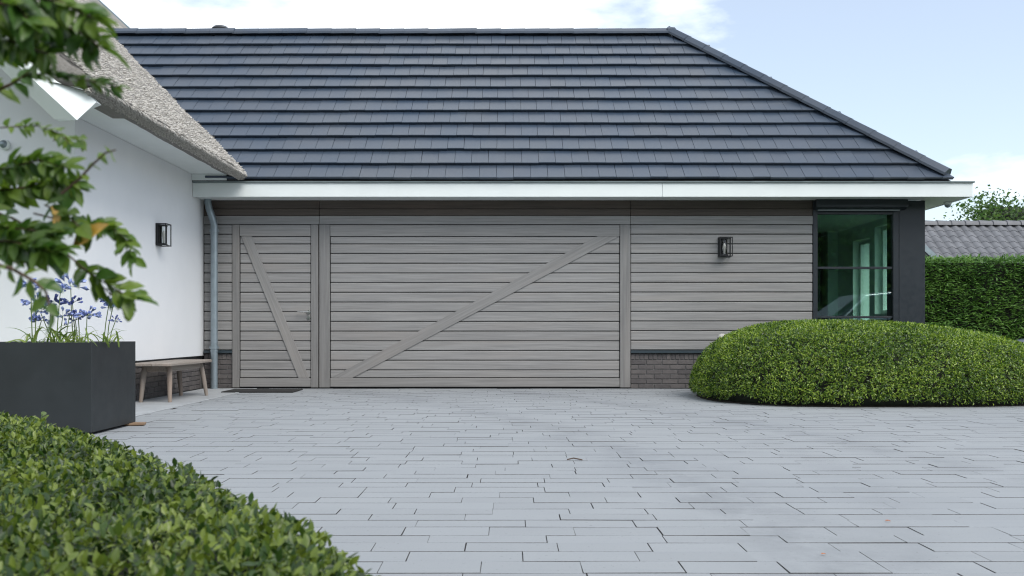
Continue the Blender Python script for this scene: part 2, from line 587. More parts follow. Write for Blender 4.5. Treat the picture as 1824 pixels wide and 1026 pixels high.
pav = []
y = DY1
row = 0
while y > DY0:
    w = random.choice((.122, .135, .142, .148, .152)); jrow = random.choice((.0018, .0022, .003, .0042))
    ln = random.choice((.335, .335, .445, .445, .40))
    x = DX0 - random.random() * ln
    while x < DX1:
        l2 = ln
        a, b_ = max(x, DX0), min(x + l2, DX1)
        if b_ - a > .06: pav.append(((a + b_) / 2, y - w / 2, b_ - a, w, jrow))
        x += l2
    y -= w
    row += 1


def in_view(p):
    d = p[1] - CAM.y
    if d < .5: return False
    px = VX + (p[0] - CAM.x) * FPX / d; py = VY + CAM.z * FPX / d
    if not (-60 < px < 1860 and py < 1060): return False
    hl = 690 - (1026 - py) * 1.55                       # the near hedge covers the lower left
    return px > hl - 20


vis = sorted([p for p in pav if in_view(p)], key=lambda p: p[1])
own = set(vis[:300])
pm = {}
SV, SF, SM = [], [], []
for p in pav:
    jl, jw = random.choice((.0015, .0025, .0035)), p[4] + random.uniform(-.0006, .0012)
    L_, W_ = round(p[2] - jl, 3), round(p[3] - jw, 3)
    key = (L_, W_)
    if key not in pm: pm[key] = paver_mesh(L_, W_)
    dz = random.uniform(-.0012, .0012)
    rot = (random.gauss(0, .003), random.gauss(0, .002), random.gauss(0, .0035))
    sh = random.gauss(0, .0025)
    if p in own:
        link('paver', pm[key], drive, (p[0] + sh * .3, p[1], dz), rot)
    else:
        mt = Matrix.Translation((p[0] + sh * .3, p[1], dz)) @ Euler(rot).to_matrix().to_4x4()
        base = len(SV)
        SV += [mt @ v.co for v in pm[key].vertices]
        SF += [[i + base for i in f.vertices] for f in pm[key].polygons]
        SM += [f.material_index for f in pm[key].polygons]
me = bpy.data.meshes.new('paver_field')
me.from_pydata([tuple(v - Vector((0, -6, 0))) for v in SV], [], SF)
me.materials.append(M['paver']); me.materials.append(M['joint_sand'])
me.polygons.foreach_set('material_index', SM)
tag(link('paver_field', me, drive, (0, -6, 0)), kind='stuff')

path = tag(MB().box(-4.20, -3.425, -9, -.03, -.059, -.006).build('path', M['joint_sand'], origin=(-3.8, -4, 0)), kind='structure')
yy = -.04
while yy > -8.5:
    piece('slab', M['slab'], path, -4.155, -3.475, yy - .796, yy - .002, -.05, .004 + random.uniform(-.001, .001), .003)
    piece('kerb_stone', M['slab'], path, -3.472, -3.428, yy - .796, yy - .002, -.05, .007, .004)
    yy -= .8

# ------------------------------------------------------------------ garage
garage = thing('garage', 'low garage with weathered grey timber cladding and dark slate tiled hip roof', 'garage', (0, 0, 0))
GW0 = -4.178
MB().box(GW0, fx(1448), .03, .22, 0, 2.60).box(GW0, 5.3, 6.2, 6.4, 0, 2.6).box(GW0, GW0 + .2, .22, 6.2, 0, 2.6).build('wall', M['backing'], garage)

# boards: top weathered header and two unweathered brown boards, eave shade darkened into their colour
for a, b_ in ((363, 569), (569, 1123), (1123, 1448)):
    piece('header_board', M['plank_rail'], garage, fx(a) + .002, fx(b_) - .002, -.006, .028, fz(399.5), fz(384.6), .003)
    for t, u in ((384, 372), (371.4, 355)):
        o = piece('shaded_brown_plank', M['brown_plank'], garage, fx(a) + .002, fx(b_) - .002, 0.004, .029, fz(t), fz(u), .004)
lines = [400 + 17.2 * i for i in range(14)]
for i in range(13):
    t, u = lines[i], lines[i + 1]
    for a, b_ in ((363, 414), (1123, 1448)):
        piece('plank', M['plank'], garage, fx(a) + .003, fx(b_) - .003, random.uniform(-.0015, .0015), .029, fz(u) + .0046, fz(t) - .0046, .008)
for a, b_ in ((363, 414), (1123, 1448)):
    MB().box(fx(a), fx(b_) - .003, -.02, .029, fz(629), fz(624.2), .003).build('flashing_strip', M['metal_strip'], garage)
# brick plinths
for a, b_ in ((363, 413.5), (1123.5, 1448)):
    MB().box(fx(a), fx(b_), .022, .10, -.02, fz(629.4)).build('plinth', M['mortar'], garage)
    x = fx(a) + .003
    while x < fx(b_) - .03:                         # upright course on top
        piece('brick', M['brick'], garage, x, min(x + .052, fx(b_) - .003), random.uniform(.008, .014), .05, fz(640.3), fz(630), .003)
        x += .0615
    for c in range(6):
        z1 = fz(641.6) - c * .0662
        x = fx(a) + .003 - (.108 if c % 2 else 0)
        while x < fx(b_) - .02:
            xa, xb = max(x, fx(a) + .003), min(x + .206, fx(b_) - .003)
            if xb - xa > .03: piece('brick', M['brick'], garage, round(xa, 3), round(xb, 3), random.uniform(.008, .014), .05, z1 - .055, z1, .003)
            x += .216

# frame posts
for a, b_ in ((414, 427), (554, 567.3), (568.7, 588), (1104, 1123)):
    piece('frame_post', M['post_wood'], garage, fx(a) + .002, fx(b_) - .002, -.014, .03, .014, fz(400.2), .003)
MB().box(fx(414), fx(1123), .012, .05, -.01, .02).build('threshold', M['rubber'], garage)


def clad_door(name, a, b_, brace, flip):
    d = MB().box(fx(a) + .003, fx(b_) - .003, .020, .06, .022, fz(401)).build(name, M['backing'], garage, origin=(fx((a + b_) / 2), .03, 0))
    piece('rail', M['plank_rail'], d, fx(a) + .004, fx(b_) - .004, -.012, .025, fz(420.6), fz(401), .003)
    piece('rail', M['plank_rail'], d, fx(a) + .004, fx(b_) - .004, -.012, .025, .024, fz(673.4), .003)
    ys = [421] + [434.5 + 17.28 * i for i in range(14)] + [673]
    for i in range(15):
        piece('plank', M['plank'], d, fx(a) + .005, fx(b_) - .005, random.uniform(-.001, .001), .024, fz(ys[i + 1]) + .0046, fz(ys[i]) - .0046, .008)
    pts = [Vector((fx(px), -.012, fz(py))) for px, py in brace]
    ax = (pts[3] - pts[0]).normalized()
    ang = math.atan2(ax.z, ax.x)
    rm_ = Matrix.Rotation(ang, 3, 'Y')                # undo the slope so the grain runs along the brace
    o0 = pts[0]
    me_ = MB().prism([rm_ @ (p_ - o0) for p_ in pts], (0, .0098, 0), .0015).mesh('brace', M['plank_rail'])
    link('brace', me_, d, o0, (0, -ang, 0))
    return d


pdoor = clad_door('door', 427, 554, [(430, 421), (448.5, 421), (551, 673), (532, 673)], 0)
gdoor = clad_door('garage_door', 588, 1104, [(1064, 421), (1103.4, 421), (628, 673), (589, 673)], 0)
# lever handle and lock
h = MB()
h.tube([at(551, 556, 12.6) + Vector((0, .01, 0)), at(551, 556, 12.6) + Vector((0, -.055, 0))], .011, 10)
h.tube([at(551, 556, 12.6) + Vector((.004, -.05, 0)), at(540, 555.6, 12.6) + Vector((0, -.055, 0)), at(531, 555.4, 12.6) + Vector((0, -.05, 0))], [.010, .009, .008], 10)
h.build('handle', M['steel'], pdoor, smooth=True)
h = MB()
for yc, r in ((556, .026), (566, .026)):
    c = at(550, yc, 12.6)
    h.tube([c + Vector((0, .004, 0)), c + Vector((0, -.012, 0))], r, 20)
h.build('lock_rosette', M['steel'], pdoor, smooth=True)

# eave: white fascia in two lengths, rim, soffit
EY, EX = -.42, 6.156
ZB, ZT = 2.565, 2.748
xj = (1180 - VX) / 134.5
for a, b_ in ((GW0 + .002, xj - .0015), (xj + .0015, EX)):
    piece('fascia', M['white_wood'], garage, a, b_, EY, EY + .03, ZB, ZT, .003)
piece('fascia', M['white_wood'], garage, EX - .03, EX - .0005, EY + .032, 6.9, ZB, ZT, .003)
MB().box(GW0 + .002, EX + .02, EY - .022, EY + .10, ZT + .002, ZT + .024, .003).box(EX - .10, EX + .022, EY + .101, 6.9, ZT + .002, ZT + .024, .003).build('gutter_rim', M['zinc_rim'], garage)
MB().box(GW0 + .002, EX - .031, EY + .031, -.016, ZB + .012, ZB + .03).box(5.711, EX - .031, -.015, 6.85, ZB + .012, ZB + .03).build('soffit', M['white_wood'], garage)

# roof deck
RE = Vector((0, -.44, 2.772))
RT = Vector((0, 2.45, 5.625))
PITCH = math.atan2(RT.z - RE.z, RT.y - RE.y)
RL = math.hypot(RT.z - RE.z, RT.y - RE.y)
XE, XR, XL = 5.86, 2.65, -6.6
dk = bmesh.new()
v = [dk.verts.new(p) for p in ((XL - 1, RE.y, RE.z), (XE, RE.y, RE.z), (XR, RT.y, RT.z), (XL - 1, RT.y, RT.z), (XE, 6.9, RE.z), (XR, 4.0, RT.z), (XL - 1, 4.0, RT.z), (XL - 1, 6.9, RE.z))]
for f in ((0, 1, 2, 3), (1, 4, 5, 2), (3, 2, 5, 6), (6, 5, 4, 7), (0, 7, 4, 1)): dk.faces.new([v[i] for i in f])
dk.normal_update()
me = bpy.data.meshes.new('roof'); dk.to_mesh(me); dk.free(); me.materials.append(M['backing'])
roof = link('roof', me, garage, (0, 0, 0))


def tile_verts(xa, xb, xc, xd):
    """xa..xb at the lower edge, xc..xd at the upper edge, local y up the slope, z out"""
    y1 = .365
    def rowp(y, z, bv=0.0):
        k = y / y1
        return [(xa + (xc - xa) * k + bv, y, z), (xb + (xd - xb) * k - bv, y, z)]
    r = rowp(.014, .016) + rowp(.0, .058, .0) + rowp(.005, .0635, .0012) + rowp(.365, .016, .0015) + rowp(.365, -.004)
    return r, [(0, 1, 3, 2), (2, 3, 5, 4), (4, 5, 7, 6), (6, 7, 9, 8), (0, 2, 4, 6, 8), (1, 9, 7, 5, 3)]


TW, GA = .2262, (RL - .055) / 12
full = None
tiles = []
for c in range(12):
    v0 = c * GA
    x = XL - .4 - (TW / 2 if c % 2 else 0) + .06
    xend0 = XE - (XE - XR) * v0 / RL + .02
    xend1 = XE - (XE - XR) * (v0 + .365) / RL + .02
    wav = [random.gauss(0, 1) for _ in range(4)]
    lo = -3.9 - 2.95 * v0 / RL                        # under the thatch from here on
    while x < xend0:
        if x + TW > lo:
            dv = .006 * math.sin(x * 1.1 + wav[0] * 3) + random.gauss(0, .0022)
            cut = x + TW > xend1
            tiles.append((c, x, v0 + dv, cut, xend0 - x, xend1 - x, random.gauss(0, .004), random.gauss(0, .003)))
        x += TW
ow = tiles[:300]
vv, ff = tile_verts(.0012, TW - .0012, .0012, TW - .0012)
full = bpy.data.meshes.new('roof_tile'); full.from_pydata(vv, [], ff); full.materials.append(M['tile'])
RV, RF = [], []
for k, (c, x, v0, cut, e0, e1, rx, ry) in enumerate(tiles):
    loc = Vector((x, RE.y + v0 * math.cos(PITCH), RE.z + v0 * math.sin(PITCH)))
    if cut:
        vv, ff = tile_verts(.0016, min(TW - .0016, e0), .0016 if e1 > .002 else min(.0016, e1), min(TW - .0016, e1) if e1 > .01 else .005)
    else: vv, ff = None, None
    if k < 300:
        mesh = full
        if cut:
            mesh = bpy.data.meshes.new('roof_tile'); mesh.from_pydata(vv, [], ff); mesh.materials.append(M['tile'])
        link('roof_tile', mesh, garage, loc, (PITCH + rx, ry, 0))
    else:
        if vv is None: vv, ff = tile_verts(.0012, TW - .0012, .0012, TW - .0012)
        mt = Matrix.Translation(loc) @ Euler((PITCH + rx, ry, 0)).to_matrix().to_4x4()
        b0 = len(RV)
        RV += [tuple(mt @ Vector(p)) for p in vv]; RF += [[i + b0 for i in f] for f in ff]
me = bpy.data.meshes.new('upper_roof_tiles'); me.from_pydata(RV, [], RF); me.materials.append(M['tile'])
tag(link('upper_roof_tiles', me, garage, (0, 0, 0)), kind='stuff')


def cap_mesh(Lc, w, hgt):
    m = bmesh.new()
    prof = [(-w, -.02), (-w, .012), (-w * .45, hgt), (w * .45, hgt), (w, .012), (w, -.02)]
    a = [m.verts.new((p[0], 0, p[1] + .005)) for p in prof]
    b_ = [m.verts.new((p[0] * .94, Lc, p[1])) for p in prof]
    m.faces.new(a[::-1]); m.faces.new(b_)
    for i in range(6): m.faces.new((a[i], a[(i + 1) % 6], b_[(i + 1) % 6], b_[i]))
    bmesh.ops.recalc_face_normals(m, faces=m.faces)
    me = bpy.data.meshes.new('ridge_tile'); m.to_mesh(me); m.free(); me.materials.append(M['tile'])
    return me


cm = cap_mesh(.42, .105, .075)
x = XR
while x > XL - .4:
    link('ridge_tile', cm, garage, (x, RT.y, RT.z + .025 + random.gauss(0, .002)), (0, random.gauss(0, .005), R(90) + random.gauss(0, .003)))
    x -= .395
cm2 = cap_mesh(.43, .112, .08); cm2.name = 'hip_tile'
h0, h1 = Vector((XE - .04, RE.y + .03, RE.z + .09)), Vector((XR, RT.y, RT.z + .055))
hd = (h1 - h0).normalized()
hx = hd.cross(Vector((.38, -.38, .85))).normalized()
hz = hx.cross(hd)
hm = Matrix((hx, hd, hz)).transposed()
n = round((h1 - h0).length / .40)
hstep = (h1 - h0).length / n
for i in range(n):
    o = link('hip_tile', cm2, garage, h0 + hd * (hstep * i) + hz * .0, hm.to_euler())
MB().box(XR - .08, XR + .09, RT.y - .10, RT.y + .10, RT.z + .02, RT.z + .115, .03).build('hip_cap', M['tile'], garage)
vc = at(393, 50, 15.6)
MB().lathe(vc.x, vc.y, [(.06, 5.2), (.06, vc.z - .05), (.14, vc.z - .05), (.15, vc.z - .02), (.11, vc.z + .02), (.02, vc.z + .035)]).build('vent_cowl', M['lead'], garage, smooth=True)

# downpipe
dp = MB()
pc = lambda px, py, yo: at(px, py, 12.6 + yo) 
top = Vector((at(369, 360, 12.45).x, -.12, 2.58))
px_ = at(381.6, 500, 12.49).x
dp.tube([top, top + Vector((0, 0, -.05)), Vector((top.x + .02, -.12, 2.44)), Vector((px_ - .015, -.115, 2.30)), Vector((px_, -.11, 2.22)), Vector((px_, -.11, 1.2)), Vector((px_, -.11, .0))], .047, 16)
dp = dp.build('downpipe', M['zinc'], garage, smooth=True)
for py in (411, 619):
    z = at(0, py, 12.49).z
    b_ = MB().lathe(px_, -.11, [(.046, z - .02), (.056, z - .02), (.056, z + .02), (.046, z + .02)], 20)
    b_.tube([(px_, -.06, z), (px_, .01, z)], .008, 8)
    b_.box(px_ - .065, px_ - .045, -.12, -.10, z - .012, z + .012)
    b_.box(px_ + .045, px_ + .065, -.12, -.10, z - .012, z + .012)
    b_.build('pipe_bracket', M['zinc'], dp, smooth=True)
    MB().lathe(px_, -.11, [(.049, z - .055), (.052, z - .055), (.052, z - .035), (.049, z - .035)], 20).build('pipe_collar', M['zinc'], dp, smooth=True)

# corner window with post, screen box and the room behind
WZ0 = .16
win = MB().box(fx(1448), fx(1456), -.012, .07, WZ0, 2.57, .003).box(fx(1591), fx(1601), -.006, .07, WZ0, 2.57, .003) \
    .box(fx(1456), fx(1591), .0, .07, fz(381.5), 2.57).box(fx(1456), fx(1591), .0, .07, WZ0, WZ0 + .07).build('window', M['anthracite'], garage)
for z in (fz(479), fz(567)):
    MB().box(fx(1456), fx(1591), .012, .06, z, z + .032, .004).build('transom', M['anthracite'], win)
MB().box(fx(1455), fx(1592), .034, .040, WZ0 + .06, fz(380)).build('pane', M['green_glass'], win)
MB().prism([(fx(1448.5), -.14, 2.572), (fx(1448.5), -.14, 2.47), (fx(1448.5), -.013, 2.44), (fx(1448.5), -.013, 2.572)], (fx(1610) - fx(1448.5), 0, 0), .004).build('screen_box', M['anthracite'], garage)
MB().box(fx(1455), fx(1600), -.06, -.035, 2.44 - .012, 2.44 + .006, .003).build('screen_bar', M['zinc_rim'], garage)
MB().box(fx(1601) + .001, 5.709, -.012, .40, 0, 2.57, .003).build('corner_post', M['anthracite'], garage)
MB().box(fx(1448), fx(1601), .0, .25, 0, WZ0 - .002).build('window_plinth', M['metal_strip'], garage)
# side wall with two glazed openings (seen through the corner window)
XI, XO = 5.45, 5.708
sw = MB()
for (a, b_, z0, z1) in ((.402, .57, .15, 2.43), (.57, 1.07, .15, 1.04), (.57, 1.07, 2.33, 2.43), (1.07, 1.26, .15, 2.43), (1.26, 1.93, 2.20, 2.43), (1.26, 1.93, .15, .22), (1.93, 6.2, .15, 2.43)):
    sw.box(XI, XO, a, b_, z0, z1)
sw.build('side_wall', M['room_white'], garage)
for (a, b_, z0, z1) in ((.57, 1.07, 1.04, 2.33), (1.26, 1.93, .22, 2.20)):
    f = MB()
    for q in ((a, a + .055, z0, z1), (b_ - .055, b_, z0, z1), (a + .055, b_ - .055, z1 - .055, z1), (a + .055, b_ - .055, z0, z0 + .055)):
        f.box(XI + .10, XI + .16, q[0] + .001, q[1] - .001, q[2] + .001, q[3] - .001)
    f = f.build('side_window', M['room_white'], garage)
    MB().box(XI + .125, XI + .131, a + .05, b_ - .05, z0 + .05, z1 - .05).build('pane', M['side_glass'], f)
rm = MB().box(5.28, XI - .002, 2.58, 2.68, .15, 2.43).box(4.05, XI - .002, .23, 6.2, 2.431, 2.50).build('room_wall', M['room_white'], garage)
MB().box(4.0, 4.08, .23, 6.2, .12, 2.43).box(4.0, 5.44, 6.0, 6.18, .12, 2.43).box(4.10, 5.18, 2.62, 2.70, .12, 2.42).build('room_partition', M['room_dark'], garage)
MB().box(4.0, XI - .002, .26, 6.2, .08, .14).build('room_floor', M['room_floor'], garage)

# ------------------------------------------------------------------ thatched white house
house = thing('thatched_house', 'white rendered house with thick reed thatch roof and dark brick plinth', 'house', (-8, 0, 0))
HX, HY0, HY1 = -4.18, -3.73, 9.5
TP = .91
RX = -10.4
rz = 2.865 + (-3.45 - RX) * TP
wallb = MB()
wallb.prism([(HX, HY0, .452), (HX, HY0, 2.86), (RX, HY0, 2.86 + (HX - RX) * TP), (2 * RX - HX, HY0, 2.86), (2 * RX - HX, HY0, .452)], (0, HY1 - HY0, 0))
wallb.build('wall', M['render'], house)
MB().box(2 * RX - HX + .04, HX - .036, HY0 + .036, HY1, -.02, .43).build('plinth', M['mortar'], house)
MB().box(HX - .03, HX + .006, HY0 - .004, -.02, .434, .4515).build('drip_strip', M['black'], house)
for c in range(7):
    z0 = .005 + c * .0612
    yb = HY0 + .03 - (.108 if c % 2 else 0)
    while yb < -.03:
        ya, yb2 = max(yb, HY0 + .03), min(yb + .206, -.03)
        if yb2 - ya > .04:
            piece('brick', M['brick'], house, HX - .06, HX - .02 - random.uniform(0, .005), round(ya, 3), round(yb2, 3), z0, z0 + .0515, .003)
        yb += .216
# white soffit under the eave
MB().box(HX + .002, -3.50, HY0 - .9, -.46, 2.862, 2.88).build('soffit', M['white_trim'], house)
MB().box(HX + .003, -3.72, -.455, -.10, 2.78, 2.861).build('eave_board', M['white_trim'], house)

# thatch: profile swept along the eave
VY0 = -4.86
prof = [(HX + .05, 2.90), (-3.80, 2.875), (-3.58, 2.815), (-3.555, 2.808), (-3.51, 2.822), (-3.465, 2.838), (-3.45, 2.855)]
for i in range(1, 60):
    t = i / 59
    X = -3.448 + t * (RX + 3.448)
    prof.append((X, 2.862 + (-3.448 - X) * TP))
npr = len(prof)
under = []
tv = []
NY = 150
ys = np.linspace(VY0, HY1 + .6, NY)
V = np.zeros((NY, npr, 3))
for j, yv in enumerate(ys):
    for i, (X, z) in enumerate(prof):
        n_ = noise.noise(Vector((X * 2.2, yv * 2.2, z * 2.2))) * (.022 if i > 7 else .006) + noise.noise(Vector((X * 9, yv * 9, z * 9))) * (.010 if i > 7 else .004)
        edge = max(0, 1 - (j / 5.0))                 # the cut gable end rolls over
        V[j, i] = (X + n_ * .6, yv, z + n_ * .7 - (.06 * edge * edge if i > 7 else 0))
# keep the thatch in front of the garage roof only to its own valley: nothing to trim, the tiles run under it
idx = np.arange(NY * npr).reshape(NY, npr)
F = np.stack([idx[:-1, :-1], idx[1:, :-1], idx[1:, 1:], idx[:-1, 1:]], -1).reshape(-1, 4)
verts = V.reshape(-1, 3)
# gable-end face: from the outer profile down to the underside
TH = .40
fr = []
fv = []
nb = len(verts)
front = []
for i, (X, z) in enumerate(prof):
    if i < 7: fv.append((X, VY0 + .03, z + .01 * i / 7)); 
    else: fv.append((X - .05, VY0 + .03, max(2.86, z - TH)))
verts = np.vstack([verts, np.array(fv), np.array([(p[0], HY0 + .1, p[2]) for p in fv])])
F2 = []
for i in range(npr - 1):
    F2.append((i, i + 1, nb + i + 1, nb + i))
    F2.append((nb + i, nb + i + 1, nb + npr + i + 1, nb + npr + i))
F = np.vstack([F, np.array(F2)])
org = np.array(WORLD_AT[house.name])
th = link('thatch_roof', np_mesh('thatch_roof', verts - org, F, M['thatch'], True), house, WORLD_AT[house.name])
# far slope of the thatch, its back verge and the ridge
MB().prism([(RX, VY0, rz), (2 * RX + 3.2, VY0, 2.86), (2 * RX + 3.2, VY0, 2.56), (RX, VY0, rz - .4)], (0, HY1 + .6 - VY0, 0)).build('back_thatch', M['thatch'], house)
vb = MB()
vb.prism([(-3.45, HY1 + .56, 2.90), (RX, HY1 + .56, rz + .06), (RX, HY1 + .56, rz - .35), (-3.45, HY1 + .56, 2.5)], (0, .12, 0))
vb.build('verge_board', M['zinc'], house)
# reed ends standing out of the slope, the eave and the gable edge
NR = 110000
t = rng.random(NR) ** 1.25
yy = VY0 + rng.random(NR) ** 1.15 * (HY1 + .5 - VY0)
X = -3.46 + t * (-8.6 + 3.46)
Z = 2.862 + (-3.448 - X) * TP
# under the garage roof there is nothing to see
gz = np.where((yy > RE.y), RE.z + np.minimum(yy - RE.y, 6.4 - yy) * math.tan(PITCH), 0)
keep = (Z > gz - .12)
X, yy, Z, = X[keep], yy[keep], Z[keep]
k = len(X)
nz = np.array([noise.noise(Vector((a * 2.2, b_ * 2.2, c_ * 2.2))) for a, b_, c_ in zip(X, yy, Z)])
sl_ = np.array([1, 0, -TP]) / math.hypot(1, TP)
nr = np.array([TP, 0, 1]) / math.hypot(1, TP)
pos = np.stack([X, yy, Z], 1) + nr * (nz * .020)[:, None] - sl_ * .022 - nr * .010
d = sl_ * 1.0 + nr * rng.normal(.42, .12, (k, 1)) + rng.normal(0, .20, (k, 3))
# eave underside: cut reed butts
ke = 14000
ey = VY0 + rng.random(ke) * (-.3 - VY0)
et = rng.random(ke)
ex = -3.56 + et * .105
ez = 2.808 + et * .036 - .002
pe = np.stack([ex, ey, ez + .018], 1)
de = np.array([.35, 0, -1.0]) + rng.normal(0, .22, (ke, 3))
# gable edge
kg = 6000
gt = rng.random(kg)
gx = -3.8 - gt * 4.2
gzz = 2.85 + (-3.448 - gx) * TP - rng.random(kg) * .26
pg = np.stack([gx, np.full(kg, VY0 + .05), gzz], 1)
dg = np.array([.5, -.8, -.4]) + rng.normal(0, .25, (kg, 3))
pos = np.vstack([pos, pe, pg]); d = np.vstack([d, de, dg])
REED = (np.array([(-.5, 0, -.4), (.5, 0, -.4), (0, 0, .5), (-.5, 1, -.4), (.5, 1, -.4), (0, 1, .5)], float),
        np.array([(0, 1, 4), (0, 4, 3), (1, 2, 5), (1, 5, 4), (2, 0, 3), (2, 3, 5), (3, 4, 5)]))
kk = len(pos)
tvv = REED[0].copy()
tvv[:, 2] *= .22
size = rng.uniform(.026, .050, kk)
P, Fq = scatter(tvv, REED[1], pos, d, np.tile(nr, (kk, 1)) + rng.normal(0, .3, (kk, 3)), size, rng.uniform(.007, .013, kk))
tag(link('thatch_reeds', np_mesh('thatch_reeds', P - org, Fq, M['reed']), house, WORLD_AT[house.name]), kind='stuff')
# white barge of the gable: two boards meeting at a nosing
e0, e1 = (137, 214), (49, 133)
dirx = Vector((e1[0] - e0[0], e1[1] - e0[1]))
def bpts(t):
    A = at(96.5 + (29 - 96.5) * t, 212 + (148 - 212) * t, 7.95)
    B = at(137 + (49 - 137) * t, 214 + (133 - 214) * t, 7.72)
    Cc = at(171.5 + (85 - 171.5) * t, 182 + (100 - 182) * t, 7.80)
    return A, B, Cc
bb = bmesh.new()
A0, B0, C0 = bpts(0); A1, B1, C1 = bpts(3.2)
off = Vector((0, .10, 0))
vs = [bb.verts.new(p) for p in (A0, B0, C0, C0 + off, A0 + off, A1, B1, C1, C1 + off, A1 + off)]
for i in range(5): bb.faces.new((vs[i], vs[(i + 1) % 5], vs[5 + (i + 1) % 5], vs[5 + i]))
bb.faces.new(vs[:5]); bb.faces.new(vs[5:][::-1])
bmesh.ops.recalc_face_normals(bb, faces=bb.faces)
bmesh.ops.translate(bb, verts=bb.verts, vec=-WORLD_AT[house.name])
me = bpy.data.meshes.new('barge_board'); bb.to_mesh(me); bb.free(); me.materials.append(M['white_trim'])
link('barge_board', me, house, WORLD_AT[house.name])
# lead flashing where thatch meets the gutter
MB().prism([(-4.0, -.44, 2.776), (-3.50, -.44, 2.776), (-3.56, -.44, 2.80), (-3.78, -.44, 2.86)], (0, .3, 0)).build('flashing', M['lead'], house)

# ------------------------------------------------------------------ wall lamps, cameras
def wall_lamp(loc, rz_, label, mirror=False):
    t = thing('wall_lamp', label, 'wall lamp', loc, 'black lantern wall lamps')
    o = Vector(loc)
    W, H, D = .175, .265, .125
    x0, x1, y0, y1, z0, z1 = o.x - W / 2, o.x + W / 2, o.y - D, o.y, o.z - H / 2, o.z + H / 2
    MB().box(x0 + .012, x1 - .05, y1 - .02, y1 - .001, z0, z1, .003).build('back_plate', M['black'], t)
    b_ = .010
    f = MB()
    for xx in (x0, x1 - b_):
        for yv in (y0, y1 - b_ - .001):
            f.box(xx, xx + b_, yv, yv + b_, z0, z1)
        for zz in (z0, z1 - b_):
            f.box(xx + .0005, xx + b_ - .0005, y0 + b_, y1 - b_ - .001, zz, zz + b_)
    for yv in (y0, y1 - b_ - .001):
        for zz in (z0, z1 - b_):
            f.box(x0 + b_, x1 - b_, yv + .0005, yv + b_ - .0005, zz, zz + b_)
    f.build('cage', M['black'], t)
    cx = o.x - .015
    MB().box(cx - .045, cx + .045, y0 + .025, y1 - .021, z1 - .035, z1 - .011, .003).box(cx - .045, cx + .045, y0 + .025, y1 - .021, z0 + .011, z0 + .03, .003).build('lamp_holder', M['black'], t)
    MB().lathe(cx, o.y - .07, [(.036, z0 + .03), (.038, z0 + .035), (.038, z1 - .04), (.036, z1 - .036)], 18).build('glass_tube', M['clear'], t, smooth=True)
    MB().lathe(cx, o.y - .07, [(.012, z0 + .03), (.013, z0 + .085), (.016, z0 + .12), (.018, z0 + .15), (.013, z0 + .17), (.004, z0 + .182)], 14).build('bulb', M['bulb'], t, smooth=True)
    t.rotation_euler = (0, 0, rz_)
    return t


wall_lamp((fx(1290), -.004, fz(440.5)), 0, 'black lantern wall lamp on the grey timber boards near the corner window')
d = FPX * 4.18 / (905 - 280)
wall_lamp((HX + .002, CAM.y + d + .03, .785 + (590 - 418) * d / FPX), R(90), 'black lantern wall lamp on the white wall above the bench')


def dome_cam(loc, label, down=True):
    t = thing('security_camera', label, 'security camera', loc, 'white dome security cameras')
    o = Vector(loc)
    if down:
        MB().lathe(o.x, o.y, [(.035, o.z), (.052, o.z - .004), (.052, o.z - .03), (.045, o.z - .038)]).build('housing', M['white_trim'], t, smooth=True)
        MB().lathe(o.x, o.y, [(.042, o.z - .039), (.040, o.z - .055), (.026, o.z - .072), (.005, o.z - .079)]).build('dome', M['zinc'], t, smooth=True)
    else:
        MB().tube([o, o + Vector((0, -.03, 0)), o + Vector((0, -.04, 0))], [.05, .05, .042], 18).build('housing', M['white_trim'], t, smooth=True)
        MB().tube([o + Vector((0, -.041, 0)), o + Vector((0, -.055, 0)), o + Vector((0, -.068, 0))], [.038, .03, .008], 18).build('dome', M['zinc'], t, smooth=True)


dome_cam((at(1688, 355, 12.75).x, .15, ZB + .011), 'small dome camera under the white soffit at the garage corner')
p = at(10, 258, 8.87); dome_cam((p.x, HY0 - .001, p.z), 'small dome camera on the white gable wall behind the branches', False)

# ------------------------------------------------------------------ bench, planter, mat
bench = thing('bench', 'small weathered teak bench against the white wall', 'bench', (-3.87, -1.95, .004))
bx0, bx1, by0, by1, bz = -4.10, -3.64, -2.67, -1.20, .437
def seatboard(xa, xb, round_right):
    pts = [(xa, by0, bz - .032), (xb, by0, bz - .032)]
    if round_right: pts += [(xb + .012, (by0 + by1) / 2, bz - .032), (xb - .005, by1 - .08, bz - .032), (xb - .05, by1, bz - .032), (xa, by1, bz - .032)]
    else: pts += [(xb, by1, bz - .032), (xa + .04, by1, bz - .032), (xa, by1 - .08, bz - .032)]
    MB().prism(pts, (0, 0, .032), .006).build('seat_board', M['teak'], bench)
seatboard(bx0, -3.862, False); seatboard(-3.857, bx1, True)
for (tx, ty, fx_, fy_) in ((-4.00, -2.47, -4.035, -2.50), (-3.73, -2.47, -3.715, -2.50), (-4.00, -1.45, -3.975, -1.50 + .08), (-3.73, -1.45, -3.665, -1.42)):
    MB().tube([(tx, ty, bz - .034), (fx_ * .5 + tx * .5, fy_ * .5 + ty * .5, .22), (fx_, fy_, .004)], [.030, .029, .021], 10).build('leg', M['teak_leg'], bench, smooth=True)
for xa in (-4.00, -3.73):
    MB().box(xa - .011, xa + .011, -2.44, -1.48, bz - .10, bz - .034, .003).build('apron', M['teak'], bench)
for ya in (-2.47, -1.45):
    MB().box(-3.975, -3.755, ya - .011, ya + .011, bz - .10, bz - .034, .003).build('apron', M['teak'], bench)

